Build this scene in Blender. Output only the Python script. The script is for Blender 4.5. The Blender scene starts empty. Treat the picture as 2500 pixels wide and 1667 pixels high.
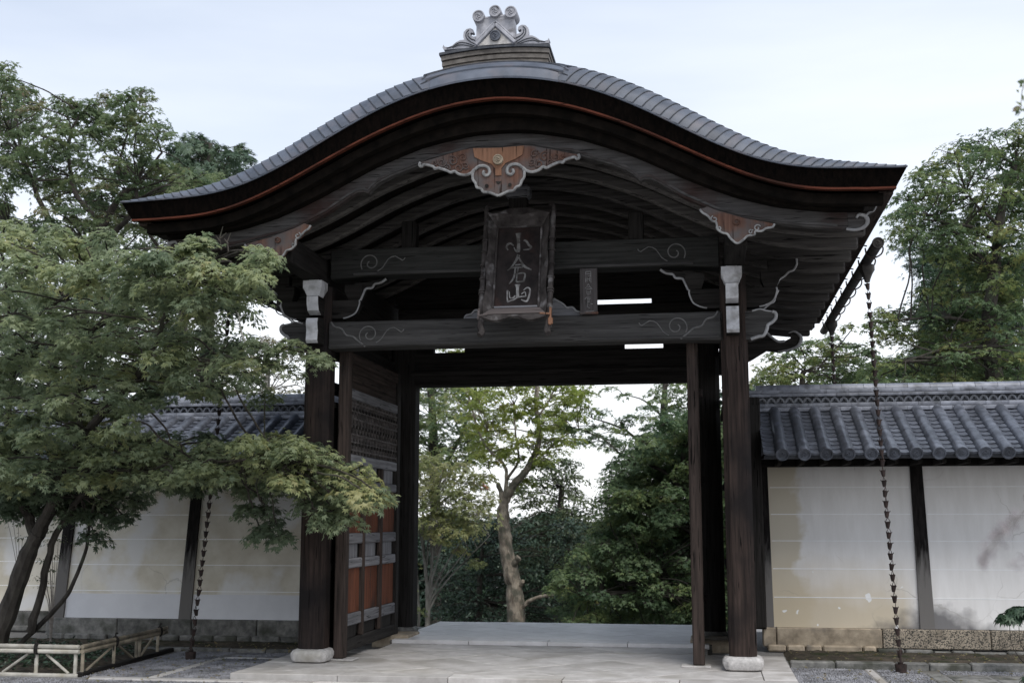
import bpy, bmesh, math, random
import numpy as np
from mathutils import Vector, Matrix
R = math.radians
random.seed(7); rng = np.random.default_rng(7)
scn = bpy.context.scene; col = scn.collection

# ------------------------------------------------------------------ camera
CAM = np.array([1.925, -12.483, 1.535]); YAW = R(9.235); PIT = R(8.643); FPX = 2894.0
cd = bpy.data.cameras.new('camera'); cam = bpy.data.objects.new('camera', cd); col.objects.link(cam)
cam.location = CAM; cam.rotation_euler = (R(90) + PIT, 0, YAW)
cd.sensor_width = 36; cd.lens = FPX / 2500 * 36; cd.clip_start = .05; cd.clip_end = 2000
cd.dof.use_dof = True; cd.dof.focus_distance = 13.0; cd.dof.aperture_fstop = 2.6
scn.camera = cam
_fw = np.array([-math.sin(YAW) * math.cos(PIT), math.cos(YAW) * math.cos(PIT), math.sin(PIT)])
_rt = np.array([math.cos(YAW), math.sin(YAW), 0]); _up = np.cross(_rt, _fw)
def at(px, py, Y):
    """world point on the vertical plane at depth Y that the photograph shows at (px, py) of a 2352 px wide print"""
    d = _fw + _rt * (px * 1.063 - 1250) / FPX - _up * (py * 1.063 - 833.5) / FPX
    return CAM + d * (Y - CAM[1]) / d[1]

# ------------------------------------------------------------------ sky, sun, exposure
SUN_EL, SUN_AZ = R(58), R(148)      # azimuth clockwise from +Y: behind the viewer, a little to the right
w = bpy.data.worlds.new('World'); scn.world = w; w.use_nodes = True
nt = w.node_tree; nt.nodes.clear()
sky = nt.nodes.new('ShaderNodeTexSky'); sky.sky_type = 'NISHITA'; sky.sun_disc = False
sky.sun_elevation = SUN_EL; sky.sun_rotation = SUN_AZ
sky.air_density = 1.0; sky.dust_density = 1.5; sky.ozone_density = 1.2
# thin even cloud veil over the blue, with faint streaks, thicker towards the horizon
tc = nt.nodes.new('ShaderNodeTexCoord')
mp = nt.nodes.new('ShaderNodeMapping'); mp.inputs['Scale'].default_value = (1.2, 2.2, 7.0); mp.inputs['Rotation'].default_value = (0, R(12), 0)
nz = nt.nodes.new('ShaderNodeTexNoise'); nz.inputs['Scale'].default_value = 1.3; nz.inputs['Detail'].default_value = 5; nz.inputs['Roughness'].default_value = .5
mr = nt.nodes.new('ShaderNodeMapRange'); mr.inputs[1].default_value = .3; mr.inputs[2].default_value = .75; mr.inputs[3].default_value = .50; mr.inputs[4].default_value = .86
sx = nt.nodes.new('ShaderNodeSeparateXYZ')
hz = nt.nodes.new('ShaderNodeMapRange'); hz.inputs[1].default_value = .0; hz.inputs[2].default_value = .6; hz.inputs[3].default_value = .22; hz.inputs[4].default_value = 0
ad = nt.nodes.new('ShaderNodeMath'); ad.operation = 'ADD'; ad.use_clamp = True
mx = nt.nodes.new('ShaderNodeMix'); mx.data_type = 'RGBA'
vl = nt.nodes.new('ShaderNodeValToRGB'); e_ = vl.color_ramp.elements   # veil colour by height: whiter low down, cooler overhead
e_[0].position = .10; e_[0].color = (.92, .93, .96, 1); e_[1].position = .58; e_[1].color = (.48, .545, .65, 1)
vs_ = nt.nodes.new('ShaderNodeVectorMath'); vs_.operation = 'SCALE'; vs_.inputs['Scale'].default_value = 9.0
bg = nt.nodes.new('ShaderNodeBackground'); bg.inputs['Strength'].default_value = .094
wo = nt.nodes.new('ShaderNodeOutputWorld')
L = nt.links.new
L(tc.outputs['Generated'], mp.inputs['Vector']); L(mp.outputs['Vector'], nz.inputs['Vector']); L(nz.outputs['Fac'], mr.inputs[0])
L(tc.outputs['Generated'], sx.inputs[0]); L(sx.outputs['Z'], hz.inputs[0]); L(mr.outputs[0], ad.inputs[0]); L(hz.outputs[0], ad.inputs[1])
L(sx.outputs['Z'], vl.inputs[0]); L(vl.outputs[0], vs_.inputs[0]); L(vs_.outputs[0], mx.inputs[7]); L(ad.outputs[0], mx.inputs[0]); L(sky.outputs[0], mx.inputs[6]); L(mx.outputs[2], bg.inputs['Color']); L(bg.outputs[0], wo.inputs[0])
sd = bpy.data.lights.new('sun', 'SUN'); sun = bpy.data.objects.new('sun', sd); col.objects.link(sun)
sd.energy = 1.5; sd.angle = R(35); sd.color = (1, .96, .9)
_sv = Vector((math.sin(SUN_AZ) * math.cos(SUN_EL), math.cos(SUN_AZ) * math.cos(SUN_EL), math.sin(SUN_EL)))
sun.rotation_euler = _sv.to_track_quat('Z', 'Y').to_euler(); sun.location = (8, -14, 18)
scn.view_settings.view_transform = 'Standard'; scn.view_settings.look = 'None'
scn.view_settings.exposure = 0.85; scn.view_settings.gamma = 1.0; scn.view_settings.use_curve_mapping = False
scn.cycles.max_bounces = 6; scn.cycles.diffuse_bounces = 4; scn.cycles.transparent_max_bounces = 4

# ------------------------------------------------------------------ materials
MATS = {}
def mat(name, c1, c2, scale=6, rough=.8, bump=.15, stretch=(1, 1, 1), detail=6, rand=.2, lo=.35, hi=.65, c3=None, s3=1.5, lo3=.55, hi3=.7, spec=.3, bdist=.01, fine=0, crack=None, bleach=None):
    m = bpy.data.materials.new(name); m.use_nodes = True; MATS[name] = m
    t = m.node_tree; n = t.nodes; l = t.links.new; b = n['Principled BSDF']
    b.inputs['Roughness'].default_value = rough; b.inputs['Specular IOR Level'].default_value = spec
    tx = n.new('ShaderNodeTexCoord'); oi = n.new('ShaderNodeObjectInfo')
    of = n.new('ShaderNodeVectorMath'); of.operation = 'SCALE'; of.inputs[0].default_value = (31, 57, 83)
    l(oi.outputs['Random'], of.inputs['Scale'])
    av = n.new('ShaderNodeVectorMath'); l(tx.outputs['Object'], av.inputs[0]); l(of.outputs[0], av.inputs[1])
    mp = n.new('ShaderNodeMapping'); mp.inputs['Scale'].default_value = stretch; l(av.outputs[0], mp.inputs['Vector'])
    nz = n.new('ShaderNodeTexNoise'); nz.inputs['Scale'].default_value = scale; nz.inputs['Detail'].default_value = detail; nz.inputs['Roughness'].default_value = .62
    l(mp.outputs[0], nz.inputs['Vector'])
    r = n.new('ShaderNodeMapRange'); r.inputs[1].default_value = lo; r.inputs[2].default_value = hi; l(nz.outputs['Fac'], r.inputs[0])
    mx = n.new('ShaderNodeMix'); mx.data_type = 'RGBA'; mx.inputs[6].default_value = (*c1, 1); mx.inputs[7].default_value = (*c2, 1); l(r.outputs[0], mx.inputs[0])
    out = mx.outputs[2]
    if c3:
        n3 = n.new('ShaderNodeTexNoise'); n3.inputs['Scale'].default_value = s3; n3.inputs['Detail'].default_value = 5; l(av.outputs[0], n3.inputs['Vector'])
        r3 = n.new('ShaderNodeMapRange'); r3.inputs[1].default_value = lo3; r3.inputs[2].default_value = hi3; l(n3.outputs['Fac'], r3.inputs[0])
        m3 = n.new('ShaderNodeMix'); m3.data_type = 'RGBA'; m3.inputs[7].default_value = (*c3, 1); l(out, m3.inputs[6]); l(r3.outputs[0], m3.inputs[0]); out = m3.outputs[2]
    if crack:      # drying splits along the grain
        nc = n.new('ShaderNodeTexNoise'); nc.inputs['Scale'].default_value = scale * 1.7; nc.inputs['Detail'].default_value = 2; l(mp.outputs[0], nc.inputs['Vector'])
        rc = n.new('ShaderNodeMapRange'); rc.inputs[1].default_value = .64; rc.inputs[2].default_value = .68; l(nc.outputs['Fac'], rc.inputs[0])
        mc = n.new('ShaderNodeMix'); mc.data_type = 'RGBA'; mc.inputs[7].default_value = (*crack, 1); l(out, mc.inputs[6]); l(rc.outputs[0], mc.inputs[0]); out = mc.outputs[2]
    if bleach:     # greyed foot of a post, (colour, height)
        sz = n.new('ShaderNodeSeparateXYZ'); l(tx.outputs['Object'], sz.inputs[0]); nb_ = n.new('ShaderNodeTexNoise'); nb_.inputs['Scale'].default_value = 1.4; nb_.inputs['Detail'].default_value = 4; l(mp.outputs[0], nb_.inputs['Vector'])
        ab = n.new('ShaderNodeMath'); ab.operation = 'MULTIPLY_ADD'; ab.inputs[1].default_value = -.9; l(nb_.outputs['Fac'], ab.inputs[0]); l(sz.outputs['Z'], ab.inputs[2])
        rb2 = n.new('ShaderNodeMapRange'); rb2.inputs[1].default_value = bleach[1] - .25; rb2.inputs[2].default_value = bleach[1] - .65; l(ab.outputs[0], rb2.inputs[0])
        mb_ = n.new('ShaderNodeMix'); mb_.data_type = 'RGBA'; mb_.inputs[7].default_value = (*bleach[0], 1); l(out, mb_.inputs[6]); l(rb2.outputs[0], mb_.inputs[0]); out = mb_.outputs[2]
    hs = n.new('ShaderNodeHueSaturation'); v = n.new('ShaderNodeMapRange'); v.inputs[3].default_value = 1 - rand; v.inputs[4].default_value = 1 + rand
    l(oi.outputs['Random'], v.inputs[0]); l(v.outputs[0], hs.inputs['Value']); l(out, hs.inputs['Color']); l(hs.outputs[0], b.inputs['Base Color'])
    bp = n.new('ShaderNodeBump'); bp.inputs['Strength'].default_value = bump; bp.inputs['Distance'].default_value = bdist
    src = nz.outputs['Fac']
    if fine:
        nf = n.new('ShaderNodeTexNoise'); nf.inputs['Scale'].default_value = fine; nf.inputs['Detail'].default_value = 3; l(av.outputs[0], nf.inputs['Vector'])
        am = n.new('ShaderNodeMath'); l(nz.outputs['Fac'], am.inputs[0]); l(nf.outputs['Fac'], am.inputs[1]); src = am.outputs[0]
    l(src, bp.inputs['Height']); l(bp.outputs[0], b.inputs['Normal'])
    return m
def wood(name, c1, c2, ax, **k):
    s = [22, 22, 22]; s['xyz'.index(ax)] = 1.0
    k.setdefault('c3', None); k.setdefault('spec', .12); k.setdefault('crack', tuple(c * .3 for c in c1))
    return mat(name, c1, c2, scale=1.6, stretch=tuple(s), rough=k.pop('rough', .82), bump=k.pop('bump', .35), lo=.3, hi=.72, **k)
DK1, DK2 = (.010, .009, .008), (.036, .033, .031)
for a in 'xyz':
    wood('dark_wood_' + a, DK1, DK2, a, rand=.25)
    wood('grey_wood_' + a, (.10, .10, .105), (.27, .27, .285), a, rand=.2)
    wood('brown_wood_' + a, (.018, .015, .013), (.078, .058, .050), a, rand=.15)
wood('pillar_wood', (.012, .010, .009), (.064, .045, .038), 'z', c3=(.014, .012, .012), s3=1.1, lo3=.45, hi3=.62, rand=.12)
wood('barge_wood', (.034, .032, .031), (.105, .100, .098), 'x', c3=(.036, .019, .016), s3=1.3, lo3=.5, hi3=.68, rand=.05)
wood('panel_wood', (.085, .034, .021), (.185, .070, .040), 'z', c3=(.05, .034, .028), s3=2.2, lo3=.55, hi3=.75, rand=.25)
wood('orange_wood', (.045, .015, .010), (.12, .036, .021), 'x', rand=.05, c3=(.03, .014, .010), s3=1.6, lo3=.52, hi3=.7)
wood('gegyo_wood', (.075, .040, .030), (.17, .095, .070), 'z', c3=(.10, .088, .085), s3=5, lo3=.42, hi3=.62, rand=.05)
wood('new_wood', (.17, .090, .056), (.29, .155, .098), 'z', rand=.05)
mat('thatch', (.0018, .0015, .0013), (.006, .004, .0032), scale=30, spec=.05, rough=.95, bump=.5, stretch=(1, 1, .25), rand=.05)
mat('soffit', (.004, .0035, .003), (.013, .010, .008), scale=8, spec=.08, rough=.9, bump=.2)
mat('white_edge', (.24, .24, .245), (.42, .42, .425), scale=14, rough=.85, bump=.15, rand=.1, c3=(.2, .19, .185), s3=7, lo3=.5, hi3=.7)
mat('white_end', (.46, .46, .475), (.64, .64, .66), scale=9, rough=.9, bump=.25, rand=.08, c3=(.27, .265, .26), s3=8, lo3=.52, hi3=.7)
mat('pale_paint', (.20, .20, .20), (.34, .34, .335), scale=20, rough=.9, bump=.1, rand=.05, c3=(.10, .10, .10), s3=11, lo3=.5, hi3=.66)
mat('carve_line', (.10, .10, .10), (.18, .175, .17), scale=18, rough=.85, bump=.1, rand=.05)
mat('plaque_frame', (.022, .018, .017), (.085, .075, .072), scale=7, rough=.8, bump=.4, c3=(.21, .20, .20), s3=6, lo3=.56, hi3=.68, rand=.05)
mat('plaque_board', (.013, .011, .011), (.030, .024, .023), scale=7, spec=.12, rough=.7, bump=.2, c3=(.06, .03, .024), s3=2, lo3=.52, hi3=.7)
mat('roof_sheet', (.046, .056, .076), (.098, .113, .145), scale=3.5, rough=.55, bump=.08, rand=.16, spec=.5, c3=(.11, .105, .12), s3=4, lo3=.5, hi3=.7)
mat('ridge_tile', (.13, .14, .17), (.27, .285, .33), scale=6, rough=.45, bump=.08, rand=.25, spec=.5, c3=(.08, .085, .10), s3=7, lo3=.52, hi3=.7)
mat('ornament_tile', (.22, .225, .25), (.40, .40, .43), scale=8, rough=.6, bump=.2, rand=.08, c3=(.12, .115, .12), s3=9, lo3=.57, hi3=.72)
mat('ridge_stone', (.10, .09, .08), (.21, .19, .17), scale=9, rough=.85, bump=.2, rand=.1)
mat('roof_tile', (.048, .053, .066), (.130, .142, .172), scale=9, rough=.31, bump=.08, rand=.22, spec=.5, c3=(.05, .052, .06), s3=13, lo3=.55, hi3=.75)
mat('tile_dark', (.03, .033, .04), (.07, .075, .085), scale=12, rough=.6, bump=.1, rand=.2)
mat('stone_pale', (.36, .345, .33), (.56, .54, .52), scale=22, rough=.9, bump=.25, rand=.08, c3=(.30, .28, .24), s3=3, lo3=.5, hi3=.75, fine=90)
mat('stone_base', (.23, .19, .14), (.46, .385, .29), scale=7, rough=.92, bump=.35, rand=.16, c3=(.17, .15, .125), s3=3, lo3=.52, hi3=.66, fine=120)
mat('stone_mossy', (.24, .205, .16), (.43, .37, .29), scale=7, rough=.95, bump=.4, rand=.12, c3=(.06, .057, .05), s3=75, lo3=.48, hi3=.56)
mat('stone_grey', (.10, .10, .095), (.23, .225, .21), scale=12, rough=.92, bump=.35, rand=.2, c3=(.06, .062, .05), s3=4, lo3=.5, hi3=.68, fine=90)
mat('paving', (.37, .35, .33), (.53, .51, .49), scale=5, rough=.58, bump=.12, rand=.13, c3=(.27, .25, .22), s3=1.2, lo3=.5, hi3=.7, fine=60, spec=.35)
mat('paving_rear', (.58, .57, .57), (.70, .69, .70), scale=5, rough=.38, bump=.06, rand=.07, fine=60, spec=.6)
mat('joint_sand', (.07, .065, .055), (.14, .13, .115), scale=30, rough=1, bump=.3)
mat('gravel_stone', (.12, .12, .125), (.33, .33, .35), scale=4, rough=.95, bump=.2, rand=0)
mat('earth', (.035, .03, .023), (.095, .078, .058), scale=9, rough=1, bump=.6, c3=(.03, .035, .016), s3=3, lo3=.5, hi3=.65, bdist=.03, fine=60)
mat('ground', (.13, .125, .12), (.25, .245, .24), scale=40, rough=1, bump=.5, c3=(.09, .085, .07), s3=.8, lo3=.55, hi3=.75, fine=160)
mat('bamboo', (.33, .31, .265), (.52, .495, .435), scale=2.2, rough=.5, bump=.05, rand=.14, stretch=(3, 3, 3), c3=(.30, .26, .18), s3=5, lo3=.55, hi3=.8)
mat('bamboo_old', (.19, .165, .12), (.36, .31, .235), scale=3, rough=.6, bump=.05, rand=.2, c3=(.10, .09, .07), s3=5, lo3=.5, hi3=.7)
mat('rope', (.012, .011, .010), (.03, .027, .024), scale=30, rough=1, bump=.4)
mat('copper_dark', (.016, .012, .011), (.05, .032, .028), scale=20, rough=.6, bump=.1, rand=.2)
mat('gutter_metal', (.022, .020, .020), (.06, .055, .05), scale=9, rough=.6, bump=.1)
mat('bark_pale', (.12, .10, .08), (.40, .35, .285), scale=11, rough=.95, bump=1.0, stretch=(1, 1, .4), c3=(.13, .125, .10), s3=5, lo3=.48, hi3=.6, bdist=.06, rand=.05)
mat('bark_grey', (.12, .115, .10), (.29, .28, .255), scale=9, rough=.95, bump=.6, stretch=(1, 1, .35), rand=.1, bdist=.02)
mat('bark_dark', (.022, .019, .016), (.075, .066, .056), scale=9, rough=.95, bump=.7, stretch=(1, 1, .4), c3=(.06, .066, .045), s3=4, lo3=.55, hi3=.7, rand=.05, bdist=.02)
mat('twig_dry', (.16, .14, .12), (.30, .27, .24), scale=20, rough=.9, bump=.2)

def leafmat(name, stops, trans=.35, rough=.55):
    """tint attribute 0..1 picks the colour of each leaf"""
    m = bpy.data.materials.new(name); m.use_nodes = True; MATS[name] = m
    t = m.node_tree; n = t.nodes; l = t.links.new; b = n['Principled BSDF']
    a = n.new('ShaderNodeAttribute'); a.attribute_name = 'tint'
    cr = n.new('ShaderNodeValToRGB'); e = cr.color_ramp.elements
    e[0].position = stops[0][0]; e[0].color = (*stops[0][1], 1); e[1].position = stops[-1][0]; e[1].color = (*stops[-1][1], 1)
    for p, c in stops[1:-1]: k = e.new(p); k.color = (*c, 1)
    l(a.outputs['Fac'], cr.inputs[0]); l(cr.outputs[0], b.inputs['Base Color'])
    b.inputs['Roughness'].default_value = rough; b.inputs['Specular IOR Level'].default_value = .35
    tr = n.new('ShaderNodeBsdfTranslucent'); g = n.new('ShaderNodeHueSaturation'); g.inputs['Value'].default_value = 1.3; g.inputs['Saturation'].default_value = 1.1
    l(cr.outputs[0], g.inputs['Color']); l(g.outputs[0], tr.inputs['Color'])
    ms = n.new('ShaderNodeMixShader'); ms.inputs[0].default_value = trans
    l(b.outputs[0], ms.inputs[1]); l(tr.outputs[0], ms.inputs[2]); l(ms.outputs[0], n['Material Output'].inputs['Surface'])
    return m
leafmat('leaf_maple', [(0, (.105, .145, .095)), (.35, (.19, .24, .15)), (.65, (.28, .325, .19)), (.88, (.36, .395, .20)), (1, (.40, .39, .20))], trans=.5, rough=.5)
leafmat('leaf_maple_far', [(0, (.08, .118, .068)), (.5, (.15, .20, .10)), (.8, (.20, .225, .115)), (1, (.24, .195, .13))], trans=.45)
leafmat('leaf_right', [(0, (.062, .105, .058)), (.5, (.125, .18, .088)), (.85, (.205, .25, .10)), (1, (.26, .26, .10))], trans=.42)
leafmat('leaf_bright', [(0, (.14, .18, .055)), (.5, (.23, .28, .08)), (.9, (.32, .34, .10)), (1, (.36, .31, .11))], trans=.5)
leafmat('leaf_autumn', [(0, (.15, .19, .09)), (.5, (.26, .28, .13)), (.9, (.36, .34, .17)), (.95, (.48, .16, .08)), (1, (.50, .17, .08))], trans=.45)
leafmat('leaf_deep', [(0, (.028, .05, .032)), (.6, (.06, .098, .06)), (1, (.11, .15, .085))], trans=.15, rough=.4)
leafmat('leaf_conifer', [(0, (.05, .085, .058)), (.6, (.09, .135, .085)), (1, (.13, .175, .10))], trans=.2)
leafmat('leaf_olive', [(0, (.07, .10, .055)), (.6, (.13, .16, .085)), (1, (.19, .21, .11))], trans=.3)
leafmat('leaf_pale', [(0, (.12, .13, .065)), (.6, (.20, .19, .10)), (1, (.29, .22, .12))], trans=.45)
leafmat('leaf_pink', [(0, (.26, .225, .23)), (1, (.42, .37, .375))], trans=.4)

# ------------------------------------------------------------------ mesh helpers
class MB:
    def __init__(s): s.v = []; s.f = []
    def add(s, vs, fs):
        o = len(s.v); s.v += [(float(a), float(b), float(c)) for a, b, c in vs]; s.f += [tuple(i + o for i in f) for f in fs]; return s
    def box(s, c, d, ch=.008, M=None):
        h = [x / 2 for x in d]; ch = min(ch, min(h) * .6); V = []; I = {}
        for sx in (-1, 1):
            for sy in (-1, 1):
                for sz in (-1, 1):
                    for a in range(3):
                        q = [sx * h[0], sy * h[1], sz * h[2]]; sg = (sx, sy, sz)
                        for b in range(3):
                            if b != a: q[b] -= sg[b] * ch
                        p = Vector(q)
                        if M is not None: p = M @ p
                        I[(sx, sy, sz, a)] = len(V); V.append((p[0] + c[0], p[1] + c[1], p[2] + c[2]))
        Fs = []
        for a in range(3):
            b, d2 = (a + 1) % 3, (a + 2) % 3
            for sg in (-1, 1):
                def k(sb, sd, aa=a):
                    t = [0, 0, 0]; t[a] = sg; t[b] = sb; t[d2] = sd; return I[(*t, aa)]
                Fs.append((k(-1, -1), k(1, -1), k(1, 1), k(-1, 1)))
        for a in range(3):
            b = (a + 1) % 3; c3 = (a + 2) % 3
            for sa in (-1, 1):
                for sb in (-1, 1):
                    def k(sc, ax):
                        t = [0, 0, 0]; t[a] = sa; t[b] = sb; t[c3] = sc; return I[(*t, ax)]
                    Fs.append((k(-1, a), k(1, a), k(1, b), k(-1, b)))
        for sx in (-1, 1):
            for sy in (-1, 1):
                for sz in (-1, 1): Fs.append(tuple(I[(sx, sy, sz, a)] for a in range(3)))
        return s.add(V, Fs)
    def bar(s, p0, p1, wd, ht, ch=.006, up=(0, 0, 1)):
        p0, p1 = Vector(p0), Vector(p1); d = (p1 - p0); ln = d.length; d.normalize(); u = Vector(up)
        if abs(d.dot(u)) > .98: u = Vector((0, 1, 0))
        x = d.cross(u).normalized(); u = x.cross(d)
        M = Matrix((x, d, u)).transposed()
        return s.box((p0 + p1) / 2, (wd, ln, ht), ch, M)
    def tube(s, pts, r, n=6, cap=True, flat=1.0):
        P = [Vector(p) for p in pts]; k = len(P); rr = r if hasattr(r, '__len__') else [r] * k
        V = []; t0 = None; x = None
        for i, p in enumerate(P):
            t = (P[min(i + 1, k - 1)] - P[max(i - 1, 0)])
            t = t.normalized() if t.length > 1e-9 else Vector((0, 0, 1))
            if x is None: x = t.orthogonal().normalized()
            else:
                x = x - t * x.dot(t); x = x.normalized() if x.length > 1e-6 else t.orthogonal().normalized()
            y = t.cross(x)
            for j in range(n):
                a = 2 * math.pi * j / n; V.append(p + (x * math.cos(a) + y * math.sin(a) * flat) * rr[i])
        Fs = [(i * n + j, i * n + (j + 1) % n, (i + 1) * n + (j + 1) % n, (i + 1) * n + j) for i in range(k - 1) for j in range(n)]
        if cap: Fs += [tuple(range(n)), tuple((k - 1) * n + j for j in range(n))]
        return s.add(V, Fs)
    def prism(s, poly, fn, d0, d1):
        """closed outline poly[(u,v)] swept between depths d0, d1; fn(u,v,d)->xyz"""
        n = len(poly); V = [fn(u, v, d0) for u, v in poly] + [fn(u, v, d1) for u, v in poly]
        return s.add(V, [tuple(range(n)), tuple(range(n, 2 * n))] + [(i, (i + 1) % n, n + (i + 1) % n, n + i) for i in range(n)])
    def strip(s, A, B, y0, y1):
        """closed band between two polylines A (top), B (bottom) of (x,z), swept in Y"""
        n = len(A); V = []
        for y in (y0, y1): V += [(x, y, z) for x, z in A] + [(x, y, z) for x, z in B]
        Fs = []
        for i in range(n - 1):
            Fs += [(i, i + 1, n + i + 1, n + i), (2 * n + i, 2 * n + i + 1, 3 * n + i + 1, 3 * n + i), (i, i + 1, 2 * n + i + 1, 2 * n + i), (n + i, n + i + 1, 3 * n + i + 1, 3 * n + i)]
        Fs += [(0, n, 3 * n, 2 * n), (n - 1, 2 * n - 1, 4 * n - 1, 3 * n - 1)]
        return s.add(V, Fs)
    def lathe(s, prof, c, n=16, sq=0, M=None):
        """prof [(r,z)] around +Z at c; sq>0 squares the section"""
        V = []
        for r, z in prof:
            for j in range(n):
                a = 2 * math.pi * (j + .5) / n; k = 1.0
                if sq: k = 1 + sq * (1 / max(abs(math.cos(a)), abs(math.sin(a))) - 1)
                p = Vector((r * k * math.cos(a), r * k * math.sin(a), z))
                if M is not None: p = M @ p
                V.append((c[0] + p[0], c[1] + p[1], c[2] + p[2]))
        k = len(prof)
        Fs = [(i * n + j, i * n + (j + 1) % n, (i + 1) * n + (j + 1) % n, (i + 1) * n + j) for i in range(k - 1) for j in range(n)]
        Fs += [tuple(range(n)), tuple((k - 1) * n + j for j in range(n))]
        return s.add(V, Fs)
    def sheet(s, P, nu, nv):
        return s.add(P, [(i * nv + j, i * nv + j + 1, (i + 1) * nv + j + 1, (i + 1) * nv + j) for i in range(nu - 1) for j in range(nv - 1)])

ORG = {}
def tag(o, label=None, cat=None, group=None, kind=None):
    if label: o['label'] = label
    if cat: o['category'] = cat
    if group: o['group'] = group
    if kind: o['kind'] = kind
    return o
def empty(name, loc, label=None, cat=None, group=None, kind=None):
    o = bpy.data.objects.new(name, None); o.empty_display_size = .2; col.objects.link(o); o.location = loc
    ORG[o.name] = Vector(loc); return tag(o, label, cat, group, kind)
def obj(name, mb, m, parent=None, smooth=True, ang=35, kind=None, label=None, org=None, recalc=True):
    """link a mesh given in world coordinates as one object (a child when it has a parent)"""
    o0 = ORG[parent.name] if parent else Vector(org or (0, 0, 0))
    me = bpy.data.meshes.new(name)
    me.from_pydata([(x - o0[0], y - o0[1], z - o0[2]) for x, y, z in mb.v], [], mb.f)
    if recalc:
        bm = bmesh.new(); bm.from_mesh(me); bmesh.ops.recalc_face_normals(bm, faces=bm.faces); bm.to_mesh(me); bm.free()
    if smooth: me.shade_smooth(); me.set_sharp_from_angle(angle=R(ang))
    me.materials.append(MATS[m] if isinstance(m, str) else m); me.update()
    o = bpy.data.objects.new(name, me); col.objects.link(o)
    if parent: o.parent = parent
    else: o.location = o0
    ORG[o.name] = o0
    if kind: o['kind'] = kind
    if label: o['label'] = label
    return o
def dup(o, off, parent=None):
    """copy of one part, moved by off, under the same or another parent"""
    c = o.copy(); col.objects.link(c); c.location = Vector(o.location) + Vector(off)
    p = parent or o.parent
    if p: c.parent = p
    ORG[c.name] = ORG[o.name]
    return c
def smoothpts(pts, k=4):
    """Catmull-Rom through pts"""
    P = [np.array(p, float) for p in pts]; out = []
    for i in range(len(P) - 1):
        a, b, c, d = P[max(i - 1, 0)], P[i], P[i + 1], P[min(i + 2, len(P) - 1)]
        for j in range(k):
            t = j / k; out.append(.5 * ((2 * b) + (c - a) * t + (2 * a - 5 * b + 4 * c - d) * t * t + (3 * b - a - 3 * c + d) * t ** 3))
    out.append(P[-1]); return out
# ================================================================== THE SETTING: ground
def terrain_z(x, y):
    t = min(max((y - 5.0) / 5.0, 0), 1); return -2.7 * t * t * (3 - 2 * t)
ys = np.concatenate([np.linspace(-40, -2, 20), np.linspace(-1.5, 12, 46), np.geomspace(13, 900, 24)])
xs = np.concatenate([-np.geomspace(900, 9, 18), np.linspace(-8, 8, 33), np.geomspace(9, 900, 18)])
g = MB(); g.sheet([(x, y, terrain_z(x, y)) for y in ys for x in xs], len(ys), len(xs))
obj('ground', g, 'ground', kind='structure', recalc=False)

# ------------------------------------------------------------------ paving: one platform, every slab a piece
def clip(poly, x0, x1, y0, y1):
    for ax, lim, sg in ((0, x0, 1), (0, x1, -1), (1, y0, 1), (1, y1, -1)):
        out = []
        for i in range(len(poly)):
            a, b = poly[i - 1], poly[i]; ia, ib = sg * (a[ax] - lim) >= 0, sg * (b[ax] - lim) >= 0
            if ia != ib:
                t = (lim - a[ax]) / (b[ax] - a[ax]); out.append((a[0] + t * (b[0] - a[0]), a[1] + t * (b[1] - a[1])))
            if ib: out.append(b)
        poly = out
        if not poly: break
    return poly
def shrink(poly, d):
    n = len(poly); c = np.mean(poly, 0); out = []
    for i in range(n):
        p0, p1, p2 = (np.array(poly[i - 1]), np.array(poly[i]), np.array(poly[(i + 1) % n]))
        def nrm(a, b):
            e = b - a; v = np.array([-e[1], e[0]]); v /= (np.linalg.norm(v) + 1e-9)
            return v if v @ (c - a) > 0 else -v
        n1, n2 = nrm(p0, p1), nrm(p1, p2); m = n1 + n2; q = m @ m
        out.append(tuple(p1 + m * (2 * d / max(q, .35))))
    return out
def slab(par, poly, z, th, m, gap=.004):
    poly = shrink(poly, gap)
    if len(poly) < 3: return
    z += random.uniform(-.0025, .0025); n = len(poly)
    top = shrink(poly, .004); cx = np.mean([p[0] for p in poly]); cy = np.mean([p[1] for p in poly])
    b = MB(); b.add([(x, y, z) for x, y in top] + [(x, y, z - .004) for x, y in poly] + [(x, y, z - th) for x, y in poly],
          [tuple(range(n))] + [(i, (i + 1) % n, n + (i + 1) % n, n + i) for i in range(n)] + [(n + i, n + (i + 1) % n, 2 * n + (i + 1) % n, 2 * n + i) for i in range(n)])
    return obj('paving_stone', b, m, par, smooth=False)
pv = empty('paving', (0, .5, 0), kind='structure')
bed = MB(); bed.box((0, .1, .024), (5.42, 2.36, .072), .002); bed.box((0, 1.57, .022), (3.9, .82, .072), .002); obj('joint_bed', bed, 'joint_sand', pv, smooth=False)
def diagonal(x0, x1, y0, y1, z, th, m, s=.62):
    k = s / math.sqrt(2)
    for i in range(-14, 15):
        for j in range(-14, 15):
            cx, cy = (i + j) * k, 1.0 + (i - j) * k
            p = clip([(cx - k, cy), (cx, cy - k), (cx + k, cy), (cx, cy + k)], x0, x1, y0, y1)
            if len(p) >= 3:
                a = abs(sum(p[q - 1][0] * p[q][1] - p[q][0] * p[q - 1][1] for q in range(len(p)))) / 2
                if a > .004: slab(pv, p, z, th, m)
diagonal(-2.42, 2.42, -.84, 1.27, .07, .06, 'paving'); diagonal(-1.9, 1.9, 1.27, 1.97, .07, .06, 'paving')
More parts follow.
